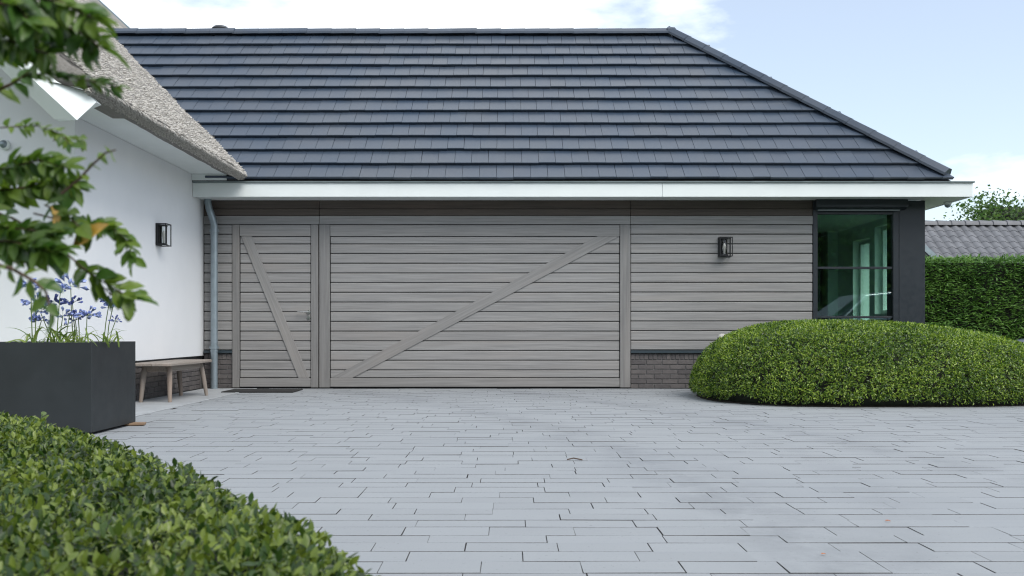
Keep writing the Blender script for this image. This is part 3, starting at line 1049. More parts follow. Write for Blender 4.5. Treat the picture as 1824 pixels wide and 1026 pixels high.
px0, px1, py0, py1, pz = -4.14, -3.135, -5.68, -4.86, .70
planter = thing('planter', 'square anthracite metal planter standing at the corner of the white house', 'planter', (-3.63, -5.27, .005))
pl = MB()
w = .02
pl.box(px0, px1, py0, py0 + w, .022, pz, .0025).box(px0, px1, py1 - w, py1, .022, pz, .0025)
pl.box(px0, px0 + w, py0 + w + .0005, py1 - w - .0005, .0225, pz - .0005, .002).box(px1 - w, px1, py0 + w + .0005, py1 - w - .0005, .0225, pz - .0005, .002)
pl.build('box', M['planter'], planter)
MB().box(px0 + .04, px1 - .04, py0 + .04, py1 - .04, .005, .0215).build('foot', M['rubber'], planter)
MB().box(px0 + w + .001, px1 - w - .001, py0 + w + .001, py1 - w - .001, .3, .665).build('soil', M['soil'], planter)
q = at(244, 760, 7.66)
MB().prism([(q.x - .10, q.y - .05, .004), (q.x + .07, q.y - .03, .004), (q.x + .05, q.y + .07, .004), (q.x - .10, q.y + .07, .004)], (0, 0, .018), .002).build('wooden_wedge', M['wood_wedge'])
tag(bpy.data.objects['wooden_wedge'], 'thin wooden wedge sticking out under the dark planter corner', 'wedge')
mt_ = MB().box(-3.66, -2.74, -.88, -.32, .0015, .016, .004).build('doormat', M['mat'])
tag(mt_, 'flat black doormat before the narrow timber door', 'doormat')

# ------------------------------------------------------------------ agapanthus in the planter
def head(c, r, blue, parent, dark=False):
    r = r * 1.35
    """umbel: many small trumpet florets on stalks"""
    nfl = random.randint(17, 24) if r > .05 else random.randint(9, 13)
    n_ = nfl
    u = rng.normal(0, 1, (n_, 3)); u[:, 2] = np.abs(u[:, 2]) * .8 - .25
    u /= np.linalg.norm(u, axis=1, keepdims=True)
    u[:, 2] *= .7
    pts = np.array(c) + u * r * rng.uniform(.55, .8, (n_, 1))
    FL = (np.array([(0, 0, 0), (.5, .75, .1), (.35, 1, -.2), (0, .7, .4), (-.5, .75, .1), (-.35, 1, -.2), (0, .8, -.5)], float) * np.array([.55, 1, .55]),
          np.array([(0, 1, 2), (0, 2, 6), (0, 3, 1), (0, 4, 3), (0, 5, 4), (0, 6, 5)]))
    P, Fq = scatter(FL[0], FL[1], pts - np.array(WORLD_AT[parent.name]), u + rng.normal(0, .2, (n_, 3)), rng.normal(0, 1, (n_, 3)), np.full(n_, r * .72))
    me = np_mesh('flower_head', P, Fq, M['petal_dark'] if dark else M['petal'])
    h_ = link('flower_head', me, parent, WORLD_AT[parent.name]); h_['kind'] = 'stuff'
    s = MB()
    for q_ in pts[::2]: s.tube([c, tuple(q_)], .0013, 3, False)
    s.build('flower_stalks', M['green_stem'], h_, origin=WORLD_AT[parent.name])


def strap(base, tip, sag, wdt, parent):
    b0, t0 = Vector(base), Vector(tip)
    m = bmesh.new()
    side = (t0 - b0).cross(Vector((0, 0, 1)))
    if side.length < .01: side = Vector((1, 0, 0))
    side.normalize()
    tw = random.uniform(-.7, .7)
    side = Matrix.Rotation(tw, 3, (t0 - b0).normalized()) @ side
    prev = None
    for i in range(8):
        k = i / 7
        p = b0.lerp(t0, k) + Vector((0, 0, sag * math.sin(k * math.pi)))
        ww = wdt * (1 - k ** 2.6) * (.6 + .4 * min(1, k * 4)) + .0005
        c_ = [m.verts.new(p - side * ww), m.verts.new(p + Vector((0, 0, -ww * .35))), m.verts.new(p + side * ww)]
        if prev:
            m.faces.new((prev[0], prev[1], c_[1], c_[0])); m.faces.new((prev[1], prev[2], c_[2], c_[1]))
        prev = c_
    bmesh.ops.translate(m, verts=m.verts, vec=-WORLD_AT[parent.name])
    me = bpy.data.meshes.new('leaf'); m.to_mesh(me); m.free(); me.materials.append(M['strap_leaf'])
    me.polygons.foreach_set('use_smooth', [True] * len(me.polygons))
    link('leaf', me, parent, WORLD_AT[parent.name])


def agapanthus(bpx, depth, stems, nleaf, spread, label):
    b0 = at(bpx, 612, depth); b0.z = .665
    t = thing('agapanthus', label, 'flower', b0, 'blue agapanthus plants in the dark planter')
    for (bx, tx, ty, r, dk_) in stems:
        dd = depth + random.uniform(-.12, .12)
        p0 = at(bx, 612, dd); p0.z = .665
        p1 = at(tx, ty, dd + random.uniform(-.03, .03))
        mid = p0.lerp(p1, .5) + Vector((random.uniform(-.008, .008), 0, .01))
        MB().tube([p0, mid, p1], [.0045, .0038, .003], 6).build('flower_stem', M['green_stem'], t, smooth=True)
        head(p1, r, True, t, dk_)
    for i in range(nleaf):
        bx = bpx + random.gauss(0, spread * .45)
        dd = depth + random.uniform(-.16, .16)
        p0 = at(bx, 612, dd); p0.z = .66
        ang = random.random() * 6.28
        ln = random.uniform(.12, .26)
        tip = p0 + Vector((math.cos(ang) * ln, math.sin(ang) * ln * .8, random.uniform(-.01, .16)))
        strap(p0, tip, random.uniform(.02, .08), random.uniform(.006, .011), t)


agapanthus(60, 7.25, [(58, 55, 511, .055, 0), (62, 64, 540, .06, 0), (98, 72, 556, .045, 0), (62, 74, 571, .05, 0), (90, 91, 538, .05, 1)], 16, 26,
           'agapanthus on the left of the planter with tall pale blue umbels')
agapanthus(122, 7.2, [(100, 108, 515, .045, 0), (131, 126, 511, .075, 0), (138, 129, 540, .045, 1), (104, 112, 563, .05, 0), (141, 139, 562, .04, 1), (150, 155, 562, .055, 0), (118, 124, 562, .025, 1), (140, 134, 570, .03, 1)], 34, 45,
           'central agapanthus with the largest blue umbel and a thick tuft of strap leaves')
agapanthus(192, 7.3, [(184, 195, 536, .04, 1), (190, 201, 547, .055, 0), (194, 206, 571, .03, 1)], 16, 22,
           'slim agapanthus at the right end of the planter with few dark blue umbels')


# ------------------------------------------------------------------ clipped shrubs and hedges
def surf_noise(p, s, a): return noise.noise(Vector(p) * s) * a


BX, BY, BH = 3.78, -1.80, .885


def bush_point(th, ph):
    """th round the footprint, ph 0 at the ground to 90 degrees at the top"""
    a = 1.60 if math.cos(th) < 0 else 2.78
    b_ = 1.42
    e = .80
    cs, sn = math.cos(th), math.sin(th)
    m_ = .68 if math.cos(th) < 0 else .95
    cp, sp = math.cos(ph) ** m_, math.sin(ph) ** .86
    x = a * cp * math.copysign(abs(cs) ** e, cs)
    y_ = b_ * cp * math.copysign(abs(sn) ** e, sn)
    z = BH * sp
    tuck = 1 - .045 * max(0, 1 - z / .12) ** 1.5
    return Vector((BX + x * tuck, BY + y_ * tuck, z + .02))


def dome_samples(fn, n, phmin=0.0, weight=None):
    P_, N_ = [], []
    while len(P_) < n:
        th = random.random() * 2 * math.pi
        ph = math.asin(random.random()) * .999
        if ph < phmin: continue
        p0 = fn(th, ph)
        if weight and random.random() > weight(p0): continue
        pa, pb = fn(th + .01, ph), fn(th, min(ph + .01, 1.5705))
        nn = (pa - p0).cross(pb - p0)
        if nn.length < 1e-9: nn = Vector((0, 0, 1))
        nn.normalize()
        P_.append(p0); N_.append(nn)
    return np.array(P_), np.array(N_)


def leaf_dirs(N_, tilt, up):
    k = len(N_)
    d_ = N_ * rng.uniform(.15, 1.0, (k, 1)) * tilt + rng.normal(0, .75, (k, 3)) + np.array([0, 0, up])
    nn = N_ + rng.normal(0, .55, (k, 3))
    return d_, nn


bush = thing('clipped_shrub', 'large dome clipped green shrub on the paving in front of the corner window', 'shrub', (BX, BY, 0))
ug, vg = 160, 60
G = np.array([[tuple(bush_point(i * 2 * math.pi / ug, (j / vg) * math.pi / 2 * .999)) for i in range(ug + 1)] for j in range(vg + 1)])
q00, q10, q01, q11 = G[:-1, :-1].reshape(-1, 3), G[:-1, 1:].reshape(-1, 3), G[1:, :-1].reshape(-1, 3), G[1:, 1:].reshape(-1, 3)
cr = np.cross(q10 - q00, q01 - q00) + np.cross(q10 - q11, q01 - q11) * -1.0
cr = np.cross(q11 - q00, q01 - q10)
ar = np.linalg.norm(cr, axis=1) + 1e-9
wt = ar * np.where(q00[:, 1] < BY + .4, 1.0, .3)
ch = rng.choice(len(ar), 115000, p=wt / wt.sum())
a_, b_2 = rng.random((115000, 1)), rng.random((115000, 1))
Pb = (q00[ch] * (1 - a_) + q10[ch] * a_) * (1 - b_2) + (q01[ch] * (1 - a_) + q11[ch] * a_) * b_2
Nb = cr[ch] / ar[ch][:, None]
Nb *= np.sign(np.einsum('ij,ij->i', Nb, Pb - np.array((BX, BY, .2))))[:, None]
k = len(Pb)
lump = np.array([noise.noise(Vector(p) * 5) for p in Pb])
depth = rng.random(k) ** 1.6 * .06
gap = np.array([noise.noise(Vector(p) * 14 + Vector((5, 1, 2))) for p in Pb])
keepb = ~((gap > .33) & (depth < .05)) & ~((Pb[:, 2] < .085) & (rng.random(k) < .45)) & ~(Pb[:, 2] < .035 + .10 * np.clip(np.array([noise.noise(Vector((p[0] * 2.6, p[1] * 2.6, 4))) for p in Pb]), 0, 1))
Pb, Nb, lump, depth = Pb[keepb], Nb[keepb], lump[keepb], depth[keepb]
pos = Pb - Nb * depth[:, None] + Nb * (lump * .008)[:, None]
d_, nn = leaf_dirs(Nb, .55, .05)
P, Fq = scatter(LEAF4[0] * np.array([.85, 1, 1]), LEAF4[1], pos, d_, nn, rng.uniform(.023, .040, len(pos)))
o = link('leaves', np_mesh('leaves', P - np.array((BX, BY, 0)), Fq, M['box_leaf']), bush, (BX, BY, 0)); o['kind'] = 'stuff'
# dark twiggy inside
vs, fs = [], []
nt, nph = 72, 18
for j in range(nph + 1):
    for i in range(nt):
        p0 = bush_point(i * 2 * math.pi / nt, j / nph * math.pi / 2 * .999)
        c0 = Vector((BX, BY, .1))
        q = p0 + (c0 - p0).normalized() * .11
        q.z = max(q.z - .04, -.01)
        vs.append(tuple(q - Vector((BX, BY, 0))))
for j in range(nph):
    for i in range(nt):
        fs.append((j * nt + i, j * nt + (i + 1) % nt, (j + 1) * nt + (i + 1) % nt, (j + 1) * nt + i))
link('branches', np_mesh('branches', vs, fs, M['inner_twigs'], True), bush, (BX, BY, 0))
bed = MB()
bed.prism([(BX + (1.52 if math.cos(a) < 0 else 2.65) * math.copysign(abs(math.cos(a)) ** .8, math.cos(a)), BY + 1.30 * math.copysign(abs(math.sin(a)) ** .8, math.sin(a)), .0045) for a in [i * 2 * math.pi / 48 for i in range(48)]], (0, 0, .006))
tag(bed.build('planting_bed', M['soil']), kind='structure')

# near hedge: low clipped mound under the lens
HC, HR, HH = Vector((-8.76, -16.07, 0)), 9.88, .468


def hedge_h(x, y_):
    r = math.hypot(x - HC.x, y_ - HC.y)
    t_ = (HR + .16 - r) / .34                     # rounded shoulder
    if t_ <= 0: return None
    h_ = HH * (1 - (1 - min(t_, 1)) ** 2.4)
    return h_ + noise.noise(Vector((x * 2.5, y_ * 2.5, 3))) * .02


near = thing('low_hedge', 'low clipped leafy hedge filling the near left corner beside the paving', 'hedge', (-1.6, -10.6, 0))
Pn, Nn = [], []
while len(Pn) < 115000:
    x, y_ = random.uniform(-4.6, .75), random.uniform(-12.9, -8.2)
    dcam = y_ - CAM.y
    pxx = VX + x * FPX / max(dcam, .05)
    if (pxx < -350 or dcam < .55) and random.random() > .12: continue
    z = hedge_h(x, y_)
    if z is None: continue
    e = .02
    zx, zy = hedge_h(x + e, y_), hedge_h(x, y_ + e)
    if zx is None or zy is None:
        nv = Vector((x - HC.x, y_ - HC.y, .0)).normalized() + Vector((0, 0, .3))
    else: nv = Vector((-(zx - z) / e, -(zy - z) / e, 1))
    if z < HH * .55 and random.random() < .0: continue
    steep = min(nv.length, 4)
    for _ in range(1 if random.random() > (steep - 1) * .5 else 2):
        Pn.append((x, y_, max(z * (1 if _ == 0 else random.random()), .03))); Nn.append(tuple(nv.normalized()))
Pn, Nn = np.array(Pn), np.array(Nn)
k = len(Pn)
lump = np.array([noise.noise(Vector(p) * 7) for p in Pn])
gapn = np.array([noise.noise(Vector(p) * 16 + Vector((3, 7, 1))) for p in Pn])
pos = Pn - Nn * (rng.random(k) ** 1.4 * .085 + np.clip(gapn - .12, 0, 1) * .22)[:, None] + Nn * (lump * .016)[:, None]
d_, nn = leaf_dirs(Nn, .9, .35)
nn = nn * .6 + np.array([0, -.2, .5])
size = rng.uniform(.013, .0255, k)
dist = np.linalg.norm(pos - np.array(CAM), axis=1)
ppx = VX + pos[:, 0] * FPX / np.maximum(pos[:, 1] - CAM.y, .05)
ppy = VY - (pos[:, 2] - CAM.z) * FPX / np.maximum(pos[:, 1] - CAM.y, .05)
vis_ = (ppx > 0) & (ppx < 800) & (ppy > 700) & (ppy < 1020)
score = np.where(vis_, size / dist, 0) * (1 + .6 * (np.einsum('ij,ij->i', pos - Pn, Nn) > -.012))
best = set(np.argsort(-score)[:300].tolist())
org = np.array(WORLD_AT[near.name])
mask = np.array([i not in best for i in range(k)])
P, Fq = scatter(LEAF8[0], LEAF8[1], pos[mask], d_[mask], nn[mask], size[mask])
o = link('foliage', np_mesh('foliage', P - org, Fq, M['near_leaf'], True), near, org); o['kind'] = 'stuff'
leafm = np_mesh('leaf', LEAF8[0], LEAF8[1], M['near_leaf'], True)
xa, ya_, za = frames(d_, nn)
for i in best:
    o = link('leaf', leafm, near, pos[i], Matrix((xa[i], ya_[i], za[i])).transposed().to_euler())
    o.scale = (size[i],) * 3
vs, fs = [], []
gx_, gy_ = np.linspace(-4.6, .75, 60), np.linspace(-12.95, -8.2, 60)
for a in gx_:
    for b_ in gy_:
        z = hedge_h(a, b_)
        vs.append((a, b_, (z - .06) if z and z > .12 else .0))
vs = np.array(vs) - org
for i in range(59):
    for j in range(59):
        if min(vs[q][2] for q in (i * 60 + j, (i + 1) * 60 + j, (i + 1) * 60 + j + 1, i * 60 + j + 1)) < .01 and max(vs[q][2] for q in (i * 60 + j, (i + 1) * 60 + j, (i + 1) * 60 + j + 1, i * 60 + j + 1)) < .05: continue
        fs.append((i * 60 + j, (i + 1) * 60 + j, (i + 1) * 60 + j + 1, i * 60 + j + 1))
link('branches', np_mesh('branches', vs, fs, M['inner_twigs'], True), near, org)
# one tall shoot above the clipped surface
s0 = at(60, 800, 3.3); s1 = at(76, 737, 3.3)
sb = MB().tube([s0, s0.lerp(s1, .5) + Vector((-.004, 0, 0)), s1], [.003, .0025, .0015], 5).build('shoot', M['green_stem'], near)
for i in range(9):
    o = link('leaf', leafm, sb, s0.lerp(s1, .45 + .06 * i), (random.uniform(.2, 1.0), random.uniform(-.4, .4), i * 2.4)); o.scale = (.04,) * 3
    o.name = 'shoot_leaf'

# tall clipped hedge to the right of the garage
HYF, HZT = 3.5, 2.075
tall = thing('clipped_hedge', 'tall flat topped evergreen hedge right of the garage below the tiled roof', 'hedge', (8.5, 4.0, 0))
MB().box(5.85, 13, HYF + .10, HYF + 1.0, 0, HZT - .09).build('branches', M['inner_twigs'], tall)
k = 26000
u = rng.random(k) ** 1.5
X = 5.80 + u * 6.5
f = rng.random(k)
top_ = f > .86
Y = np.where(top_, HYF + rng.random(k) * .9, HYF + .0)
Z = np.where(top_, HZT, rng.random(k) * HZT)
lump = np.array([noise.noise(Vector((a * 3, b_ * 3, c_ * 6))) for a, b_, c_ in zip(X, Y, Z)])
lump2 = np.array([noise.noise(Vector((a * 7, b_ * 3, c_ * 16))) for a, b_, c_ in zip(X, Y, Z)])
Nn = np.where(top_[:, None], np.array([0, 0, 1.0]), np.array([0, -1.0, 0.15]))
pos = np.stack([X, Y, Z], 1) + Nn * (lump * .035 + lump2 * .05 - rng.random(k) * .07)[:, None]
d_ = Nn * .45 + rng.normal(0, 1, (k, 3)) * np.array([1.0, .35, .28]) + np.array([0, 0, .06])
nn = np.array([0, -.4, 1.0]) + rng.normal(0, .35, (k, 3))
P, Fq = scatter(LEAF4[0] * np.array([.55, 1, 1]), LEAF4[1], pos, d_, nn, rng.uniform(.06, .12, k))
o = link('foliage', np_mesh('foliage', P - np.array((8.5, 4.0, 0)), Fq, M['yew']), tall, (8.5, 4.0, 0)); o['kind'] = 'stuff'

# ------------------------------------------------------------------ overhanging branches, near the lens
tree = thing('overhanging_shrub', 'tall leafy shrub reaching blurred branches in front of the white house', 'shrub', (-1.10, -11.40, 0))
MB().tube([(-1.10, -11.40, 0), (-1.06, -11.42, .6), (-1.0, -11.43, .95), (-.95, -11.46, 1.3)], [.03, .026, .02, .012], 8).build('trunk', M['twig'], tree, smooth=True)
lm = {}
BD = .62
for nm, mt_ in (('g', 'branch_leaf'), ('y', 'yellow_leaf')):
    lm[nm] = []
    for w_, cv in ((1.0, 0), (1.25, .06), (.8, -.08)):
        t_ = LEAF8[0].copy() * np.array([.98 * w_, 1, 1.6]); t_[:, 2] -= cv * t_[:, 1] ** 2 * 2
        lm[nm].append(np_mesh('leaf', t_, LEAF8[1], M[mt_], True))


def twig(pxs, d0, d1, r0, leaves, size, col='twig', spread=1.0, droop=.3, start=.0, yellow=()):
    n_ = len(pxs)
    d0, d1, r0, size = d0 * BD, d1 * BD, r0 * BD, size * BD * .80
    leaves = int(leaves * 2.1)
    pts = [at(a, b_, d0 + (d1 - d0) * i / (n_ - 1)) for i, (a, b_) in enumerate(pxs)]
    MB().tube(pts, [r0 * (1 - .6 * i / (n_ - 1)) for i in range(n_)], 6).build('branch', M[col], tree, smooth=True)
    segs = [(pts[i + 1] - pts[i]).length for i in range(n_ - 1)]
    tot = sum(segs)
    for i in range(leaves):
        t_ = start + (1 - start) * (i + random.random() * .6) / leaves
        s_ = min(t_, .999) * tot
        j = 0
        while s_ > segs[j]: s_ -= segs[j]; j += 1
        p0 = pts[j].lerp(pts[j + 1], s_ / segs[j])
        ax = (pts[j + 1] - pts[j]).normalized()
        sd = ax.cross(Vector((random.gauss(0, .5), -1, random.gauss(0, .5)))).normalized() * (1 if i % 2 else -1)
        dv = ax * random.uniform(.3, 1.0) + sd * random.uniform(.3, 1.1) * spread + Vector((random.gauss(0, .15), random.gauss(0, .45), -droop))
        dv.normalize()
        nv = Vector((random.gauss(0, .5), random.uniform(-1.0, .1), random.uniform(.3, 1)))
        x_, y_2, z_ = frames(np.array([dv]), np.array([nv]))
        key = 'y' if i in yellow else 'g'
        o = link('leaf', random.choice(lm[key]), tree, p0, Matrix((x_[0], y_2[0], z_[0])).transposed().to_euler())
        o.scale = (size * random.uniform(.75, 1.2),) * 3


twig([(-120, 340), (23, 389), (91, 427), (163, 491), (205, 532)], 1.9, 1.8, .0032, 9, .05, start=.15)
twig([(150, 478), (180, 500), (215, 520), (240, 535)], 1.82, 1.78, .002, 13, .062, droop=.15)
twig([(-120, 350), (40, 335), (95, 322), (130, 330)], 1.95, 1.85, .003, 34, .062, start=.35)
twig([(-120, 320), (10, 300), (70, 285), (120, 300)], 1.85, 1.75, .003, 26, .055, start=.4)
twig([(110, 345), (140, 320), (165, 293), (188, 272), (206, 267)], 1.75, 1.72, .0034, 5, .028, start=.1)
twig([(60, 380), (120, 395), (165, 400), (200, 405), (228, 430), (238, 465)], 1.85, 1.8, .002, 24, .042, start=.25, yellow=(2, 5))
twig([(80, 365), (120, 385), (150, 410)], 1.8, 1.75, .002, 10, .055, yellow=(4, 7))
twig([(-120, 430), (20, 430), (70, 445), (108, 450)], 1.75, 1.7, .003, 26, .062, start=.4)
twig([(-120, 400), (0, 405), (60, 410), (100, 420)], 1.8, 1.75, .003, 18, .06, start=.4)
twig([(-100, 450), (20, 478), (60, 500), (82, 520), (92, 562)], 1.6, 1.55, .0042, 7, .05, start=.3)
twig([(-100, 235), (20, 226), (70, 224), (110, 240), (128, 262)], 1.9, 1.85, .0016, 13, .032, start=.45)
twig([(95, 250), (115, 245), (150, 248)], 1.9, 1.86, .0014, 4, .036, start=.2)
twig([(-100, 200), (20, 150), (55, 128)], 1.75, 1.7, .0045, 5, .05, start=.5)
twig([(40, 135), (90, 130), (150, 142), (215, 156)], 1.6, 1.55, .002, 16, .035, spread=.35, droop=.0)
twig([(-140, 20), (20, 20), (80, 35), (150, 60), (178, 85)], 1.6, 1.5, .004, 30, .062, start=.3)
twig([(-140, -30), (40, -10), (110, 5), (170, 35)], 1.55, 1.45, .004, 26, .06, start=.3)
twig([(-140, 60), (0, 65), (50, 85), (85, 95)], 1.65, 1.55, .004, 24, .06, start=.35)
twig([(-140, 20), (-40, 0), (30, 10), (60, 50)], 1.5, 1.45, .004, 16, .06, start=.3)
# the one large yellow leaf
p0, p1 = at(128, 442, 1.1), at(186, 396, 1.07)
x_, y_2, z_ = frames(np.array([p1 - p0]), np.array([[.25, -.9, .45]]))
o = link('leaf', lm['y'][0], tree, p0, Matrix((x_[0], y_2[0], z_[0])).transposed().to_euler()); o.scale = ((p1 - p0).length * .7, (p1 - p0).length, (p1 - p0).length * .6)
o['label'] = 'single large yellow orange leaf'
# two twigs tie the sprays back to the trunk
for (a, b_) in ((340, 1.9), (20, 1.6), (430, 1.75)):
    MB().tube([(-1.03, -11.42, .7 + (430 - a) * .0012), at(-120, a, b_ * BD)], [.006, .003], 6).build('branch', M['twig'], tree)

# ------------------------------------------------------------------ neighbour's house and far trees
nh = thing('neighbour_house', 'low neighbouring house with grey pantile roof behind the tall hedge', 'house', (17, 18, 0))
NY_, NZ_, NP = 18.0, 4.30, R(38)
MB().box(12.2, 24, 15.6, 20.4, 0, 2.2).build('wall', M['brick'], nh)
MB().prism([(12, NY_, NZ_ - .05), (12, NY_ - 2.9, NZ_ - .05 - 2.9 * math.tan(NP)), (12, NY_ + 2.9, NZ_ - .05 - 2.9 * math.tan(NP))], (12.4, 0, 0)).build('roof', M['backing'], nh)
TWn, GAn = .30, .335
pv, pf = [], []
nx = 7
for j, (yv, zo) in enumerate(((0, -.012), (0, .034), (.38, .0))):
    for i in range(nx):
        k_ = i / (nx - 1)
        wv = .036 * math.sin(k_ * 2 * math.pi - .6) + .03 * (1 - k_) * 0
        pv.append((k_ * (TWn + .02), yv, wv + zo))
for j in range(2):
    for i in range(nx - 1): pf.append((j * nx + i, j * nx + i + 1, (j + 1) * nx + i + 1, (j + 1) * nx + i))
ptm = bpy.data.meshes.new('pantile'); ptm.from_pydata(pv, [], pf); ptm.materials.append(M['pantile'])
ptm.polygons.foreach_set('use_smooth', [True] * len(pf))
ptm.set_sharp_from_angle(angle=R(50))
for r_ in range(9):
    for c in range(26):
        v_ = 9 * GAn - (r_ + 1) * GAn
        L0 = 9 * GAn
        dn = .10 + (r_ + 1) * GAn
        link('pantile', ptm, nh, (12.6 + c * TWn, NY_ - dn * math.cos(NP), NZ_ - dn * math.sin(NP) + .03), (NP + .05, random.gauss(0, .006), 0))
rc = bmesh.new()
for i in range(2):
    for a in range(9):
        an = math.pi * a / 8
        rr = .185 if i == 0 else .155
        rc.verts.new((math.cos(an) * rr, i * .46, math.sin(an) * rr * 1.0))
rc.verts.ensure_lookup_table()
for a in range(8): rc.faces.new((rc.verts[a], rc.verts[a + 1], rc.verts[10 + a], rc.verts[9 + a]))
rc.faces.new([rc.verts[a] for a in range(8, -1, -1)])
me = bpy.data.meshes.new('ridge_tile'); rc.to_mesh(me); rc.free(); me.materials.append(M['pantile'])
me.polygons.foreach_set('use_smooth', [True] * len(me.polygons)); me.set_sharp_from_angle(angle=R(60))
x = 12.4
while x < 20.6:
    link('ridge_tile', me, nh, (x, NY_, NZ_ + .0), (0, 0, R(-90))); x += .46
b0, b1 = at(1640, 428, 28.6), at(1676, 461, 28.6)
MB().prism([b0, b1, b1 + Vector((-.02, 0, -.2)), b0 + Vector((-.02, 0, -.2))], (0, .15, 0)).build('barge_board', M['zinc'], nh)
MB().prism([b0 + Vector((-.03, .02, -.21)), b1 + Vector((-.03, .02, -.21)), Vector((b1.x - .1, b1.y + .02, .0)), Vector((b0.x - .03, b0.y + .02, 0.0))], (0, .1, 0)).build('gable_panel', M['anthracite'], nh)


def far_tree(cx, cy, cz, rx, ry, rz_, n_, lsz, label, name='tree', seed=0):
    t = thing(name, label, 'tree', (cx, cy, 0))
    MB().tube([(cx, cy, 0), (cx + .1, cy, cz * .5), (cx - .05, cy, cz)], [.28, .2, .1], 10).build('trunk', M['trunk'], t, smooth=True)
    lb = MB()
    for i in range(9):
        a = i * 2.4
        lb.tube([(cx, cy, cz * (.45 + .05 * i)), (cx + math.cos(a) * rx * .4, cy + math.sin(a) * ry * .4, cz + rz_ * .15), (cx + math.cos(a) * rx * .8, cy + math.sin(a) * ry * .8, cz + rz_ * .35)], [.1, .06, .02], 5)
    lb.build('limbs', M['trunk'], t)
    r2 = np.random.default_rng(seed)
    nc = 90
    cc = r2.normal(0, 1, (nc, 3)); cc /= np.linalg.norm(cc, axis=1, keepdims=True); cc *= r2.uniform(.35, .92, (nc, 1))
    ci = r2.integers(0, nc, n_)
    p_ = cc[ci] + r2.normal(0, .115, (n_, 3))
    p_ = p_ * np.array([rx, ry, rz_]) + np.array([cx, cy, cz])
    P, Fq = scatter(LEAF4[0] * np.array([1.3, 1, 1]), LEAF4[1], p_, r2.normal(0, 1, (n_, 3)) + np.array([0, 0, -.2]), r2.normal(0, .6, (n_, 3)) + np.array([0, -.2, .8]), r2.uniform(.6, 1.2, n_) * lsz)
    cm_ = bmesh.new()
    bmesh.ops.create_icosphere(cm_, subdivisions=4, radius=1)
    for v_ in cm_.verts: v_.co = Vector((v_.co.x * rx, v_.co.y * ry, v_.co.z * rz_)) * (.70 + .22 * noise.noise(v_.co * 2.6 + Vector((seed, 0, 0)))) + Vector((0, 0, cz))
    me_ = bpy.data.meshes.new('inner_branches'); cm_.to_mesh(me_); cm_.free(); me_.materials.append(M['inner_twigs'])
    link('inner_branches', me_, t, (cx, cy, 0))
    o_ = link('crown', np_mesh('crown', P - np.array((cx, cy, 0)), Fq, M['tree_leaf']), t, (cx, cy, 0))
    return t


far_tree(23.7, 28, 3.7, 5.4, 4.5, 3.3, 90000, .19, 'dense green tree rising behind the neighbouring pantile roof', seed=3)

# unseen hedge behind the camera, added so the corner window mirrors dark, not sky
back = thing('unseen_hedge', 'high unseen hedge added to darken the reflection in the corner window', 'hedge', (9, -27, 0))
MB().box(-12, 34, -28, -26.4, 0, 6.9).build('branches', M['inner_twigs'], back)
k = 13000
pos = np.stack([rng.uniform(-12, 34, k), np.full(k, -26.3) + rng.random(k) * .3, rng.uniform(0, 7.2, k)], 1)
P, Fq = scatter(LEAF4[0], LEAF4[1], pos, rng.normal(0, 1, (k, 3)), rng.normal(0, .5, (k, 3)) + np.array([0, 1, .5]), rng.uniform(.2, .4, k))
o = link('foliage', np_mesh('foliage', P - np.array((9, -27, 0)), Fq, M['yew']), back, (9, -27, 0)); o['kind'] = 'stuff'

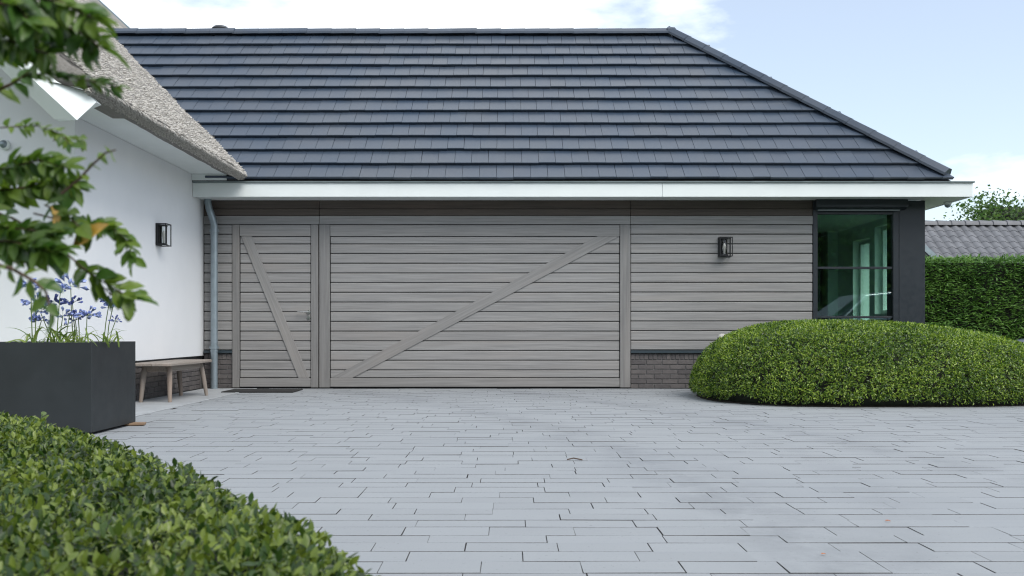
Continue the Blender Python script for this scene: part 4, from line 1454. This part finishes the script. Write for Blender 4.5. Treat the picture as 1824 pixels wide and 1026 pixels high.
# ------------------------------------------------------------------ cars
def car(loc, rz_, paint, label, tall=1.0):
    t = thing('parked_car', label, 'car', loc, 'parked cars')
    # sections along the length (x), half widths at sill / belt / roof, and heights
    S = [(-2.15, .55, .62, .30, .58, .60, .40), (-2.05, .78, .80, .24, .66, .69, .50), (-1.5, .86, .86, .20, .78, .82, .70), (-.95, .89, .87, .20, .86, .92, .74), (-.25, .90, .88, .20, .90, 1.38, .60),
         (.45, .90, .88, .20, .92, 1.45, .58), (1.2, .90, .88, .20, .95, 1.38, .58), (1.85, .88, .85, .22, .98, 1.02, .70), (2.1, .82, .80, .28, .94, .96, .68), (2.2, .66, .66, .36, .78, .80, .50)]
    m = bmesh.new()
    rings = []
    for (x_, ws, wb, zs, zb, zr, wr) in S:
        half = [(ws * .9, zs), (ws, zs + .12), (wb + .03, (zs + zb) / 2 + .1), (wb, zb), (wr, zr - .03), (wr * .6, zr)]
        ring = [(y_, z_) for y_, z_ in half] + [(-y_, z_) for y_, z_ in half[::-1]]
        rings.append([m.verts.new((x_, y_, z_)) for y_, z_ in ring])
    for a, b_ in zip(rings[:-1], rings[1:]):
        for i in range(12): m.faces.new((a[i], a[(i + 1) % 12], b_[(i + 1) % 12], b_[i]))
    m.faces.new(rings[0]); m.faces.new(rings[-1][::-1])
    bmesh.ops.recalc_face_normals(m, faces=m.faces)
    me = bpy.data.meshes.new('body'); m.to_mesh(me); m.free(); me.materials.append(paint)
    me.polygons.foreach_set('use_smooth', [True] * len(me.polygons)); me.set_sharp_from_angle(angle=R(38))
    body = bpy.data.objects.new('body', me); COL.objects.link(body); body.parent = t
    def local(name, mb, mat, parent):
        me_ = mb.mesh(name, mat); o_ = bpy.data.objects.new(name, me_); COL.objects.link(o_); o_.parent = parent; return o_
    for s in (-1, 1):
        side = MB()
        side.prism([(-.72, s * .875, .93), (1.75, s * .868, .985), (1.15, s * .66, 1.31), (.45, s * .655, 1.37), (-.20, s * .675, 1.31)], (0, s * .02, .012))
        local('side_window', side, M['car_glass'], body)
        tr = MB().tube([(-.8, s * .895, .92), (-.26, s * .70, 1.335), (.45, s * .672, 1.402), (1.2, s * .675, 1.34), (1.82, s * .885, .985), (.4, s * .905, .935), (-.8, s * .895, .92)], .022, 6)
        local('window_trim', tr, M['chrome'], body)
        local('headlight', MB().box(-2.12, -2.0, s * .45 - .14, s * .45 + .14, .52, .62, .02), M['chrome'], body)
        for x_ in (-1.35, 1.35):
            wh = MB().tube([(x_, s * .72, .31), (x_, s * .91, .31)], .31, 24)
            wo = bpy.data.objects.new('wheel', wh.mesh('wheel', M['rubber'])); COL.objects.link(wo); wo.parent = t
            local('rim', MB().tube([(x_, s * .90, .31), (x_, s * .925, .31)], .21, 18), M['chrome'], wo)
    local('windscreen', MB().prism([(-.90, -.66, .965), (-.90, .66, .965), (-.30, .52, 1.36), (-.30, -.52, 1.36)], (-.012, 0, .014)), M['car_glass'], body)
    t.rotation_euler = (0, 0, rz_)
    t.scale = (1, 1, tall)
    return t


car((7.25, -6.0, 0), 0, M['car_paint'], 'dark blue car mirrored in the glass of the corner window', 1.1)
car((9.05, -.62, 0), R(4), M['car_black'], 'black car half hidden behind the dome shrub at the right edge')

# ------------------------------------------------------------------ small things
g = thing('garden_light', 'low white garden light peeping over the left end of the dome shrub', 'garden light', (at(1287, 600, 12.1).x, -.5, 0))
q = at(1287, 595, 12.1)
MB().tube([(q.x, q.y, 0), (q.x, q.y, q.z - .07)], .022, 12).build('pole', M['white_trim'], g, smooth=True)
MB().lathe(q.x, q.y, [(.02, q.z - .085), (.055, q.z - .07), (.07, q.z - .04), (.055, q.z - .01), (.015, q.z + .005)]).build('lamp_head', M['bulb'], g, smooth=True)
for (px, py, s_, lab) in ((1576, 930, .024, 'orange fallen leaf on the paving, the farther of two near the right'), (1462, 990, .020, 'orange fallen leaf on the paving near the bottom edge')):
    dd = .785 * FPX / (py - VY)
    q = at(px, py, dd)
    me = np_mesh('fallen_leaf', LEAF8[0] * np.array([1, 1, 1.5]) * s_, LEAF8[1], M['dead_leaf'], True)
    tag(link('fallen_leaf', me, None, (q.x, q.y, .006), (0.1, .1, random.uniform(-2, -1.2))), lab, 'leaf', 'fallen leaves on the paving')
dd = .785 * FPX / (820 - VY); q = at(1022, 820, dd)
tag(MB().tube([(q.x - .04, q.y, .005), (q.x, q.y + .012, .012), (q.x + .05, q.y - .02, .006)], .004, 5).build('fallen_twig', M['twig'], origin=(q.x, q.y, 0)), 'small dark twig lying in the middle of the paving', 'twig')
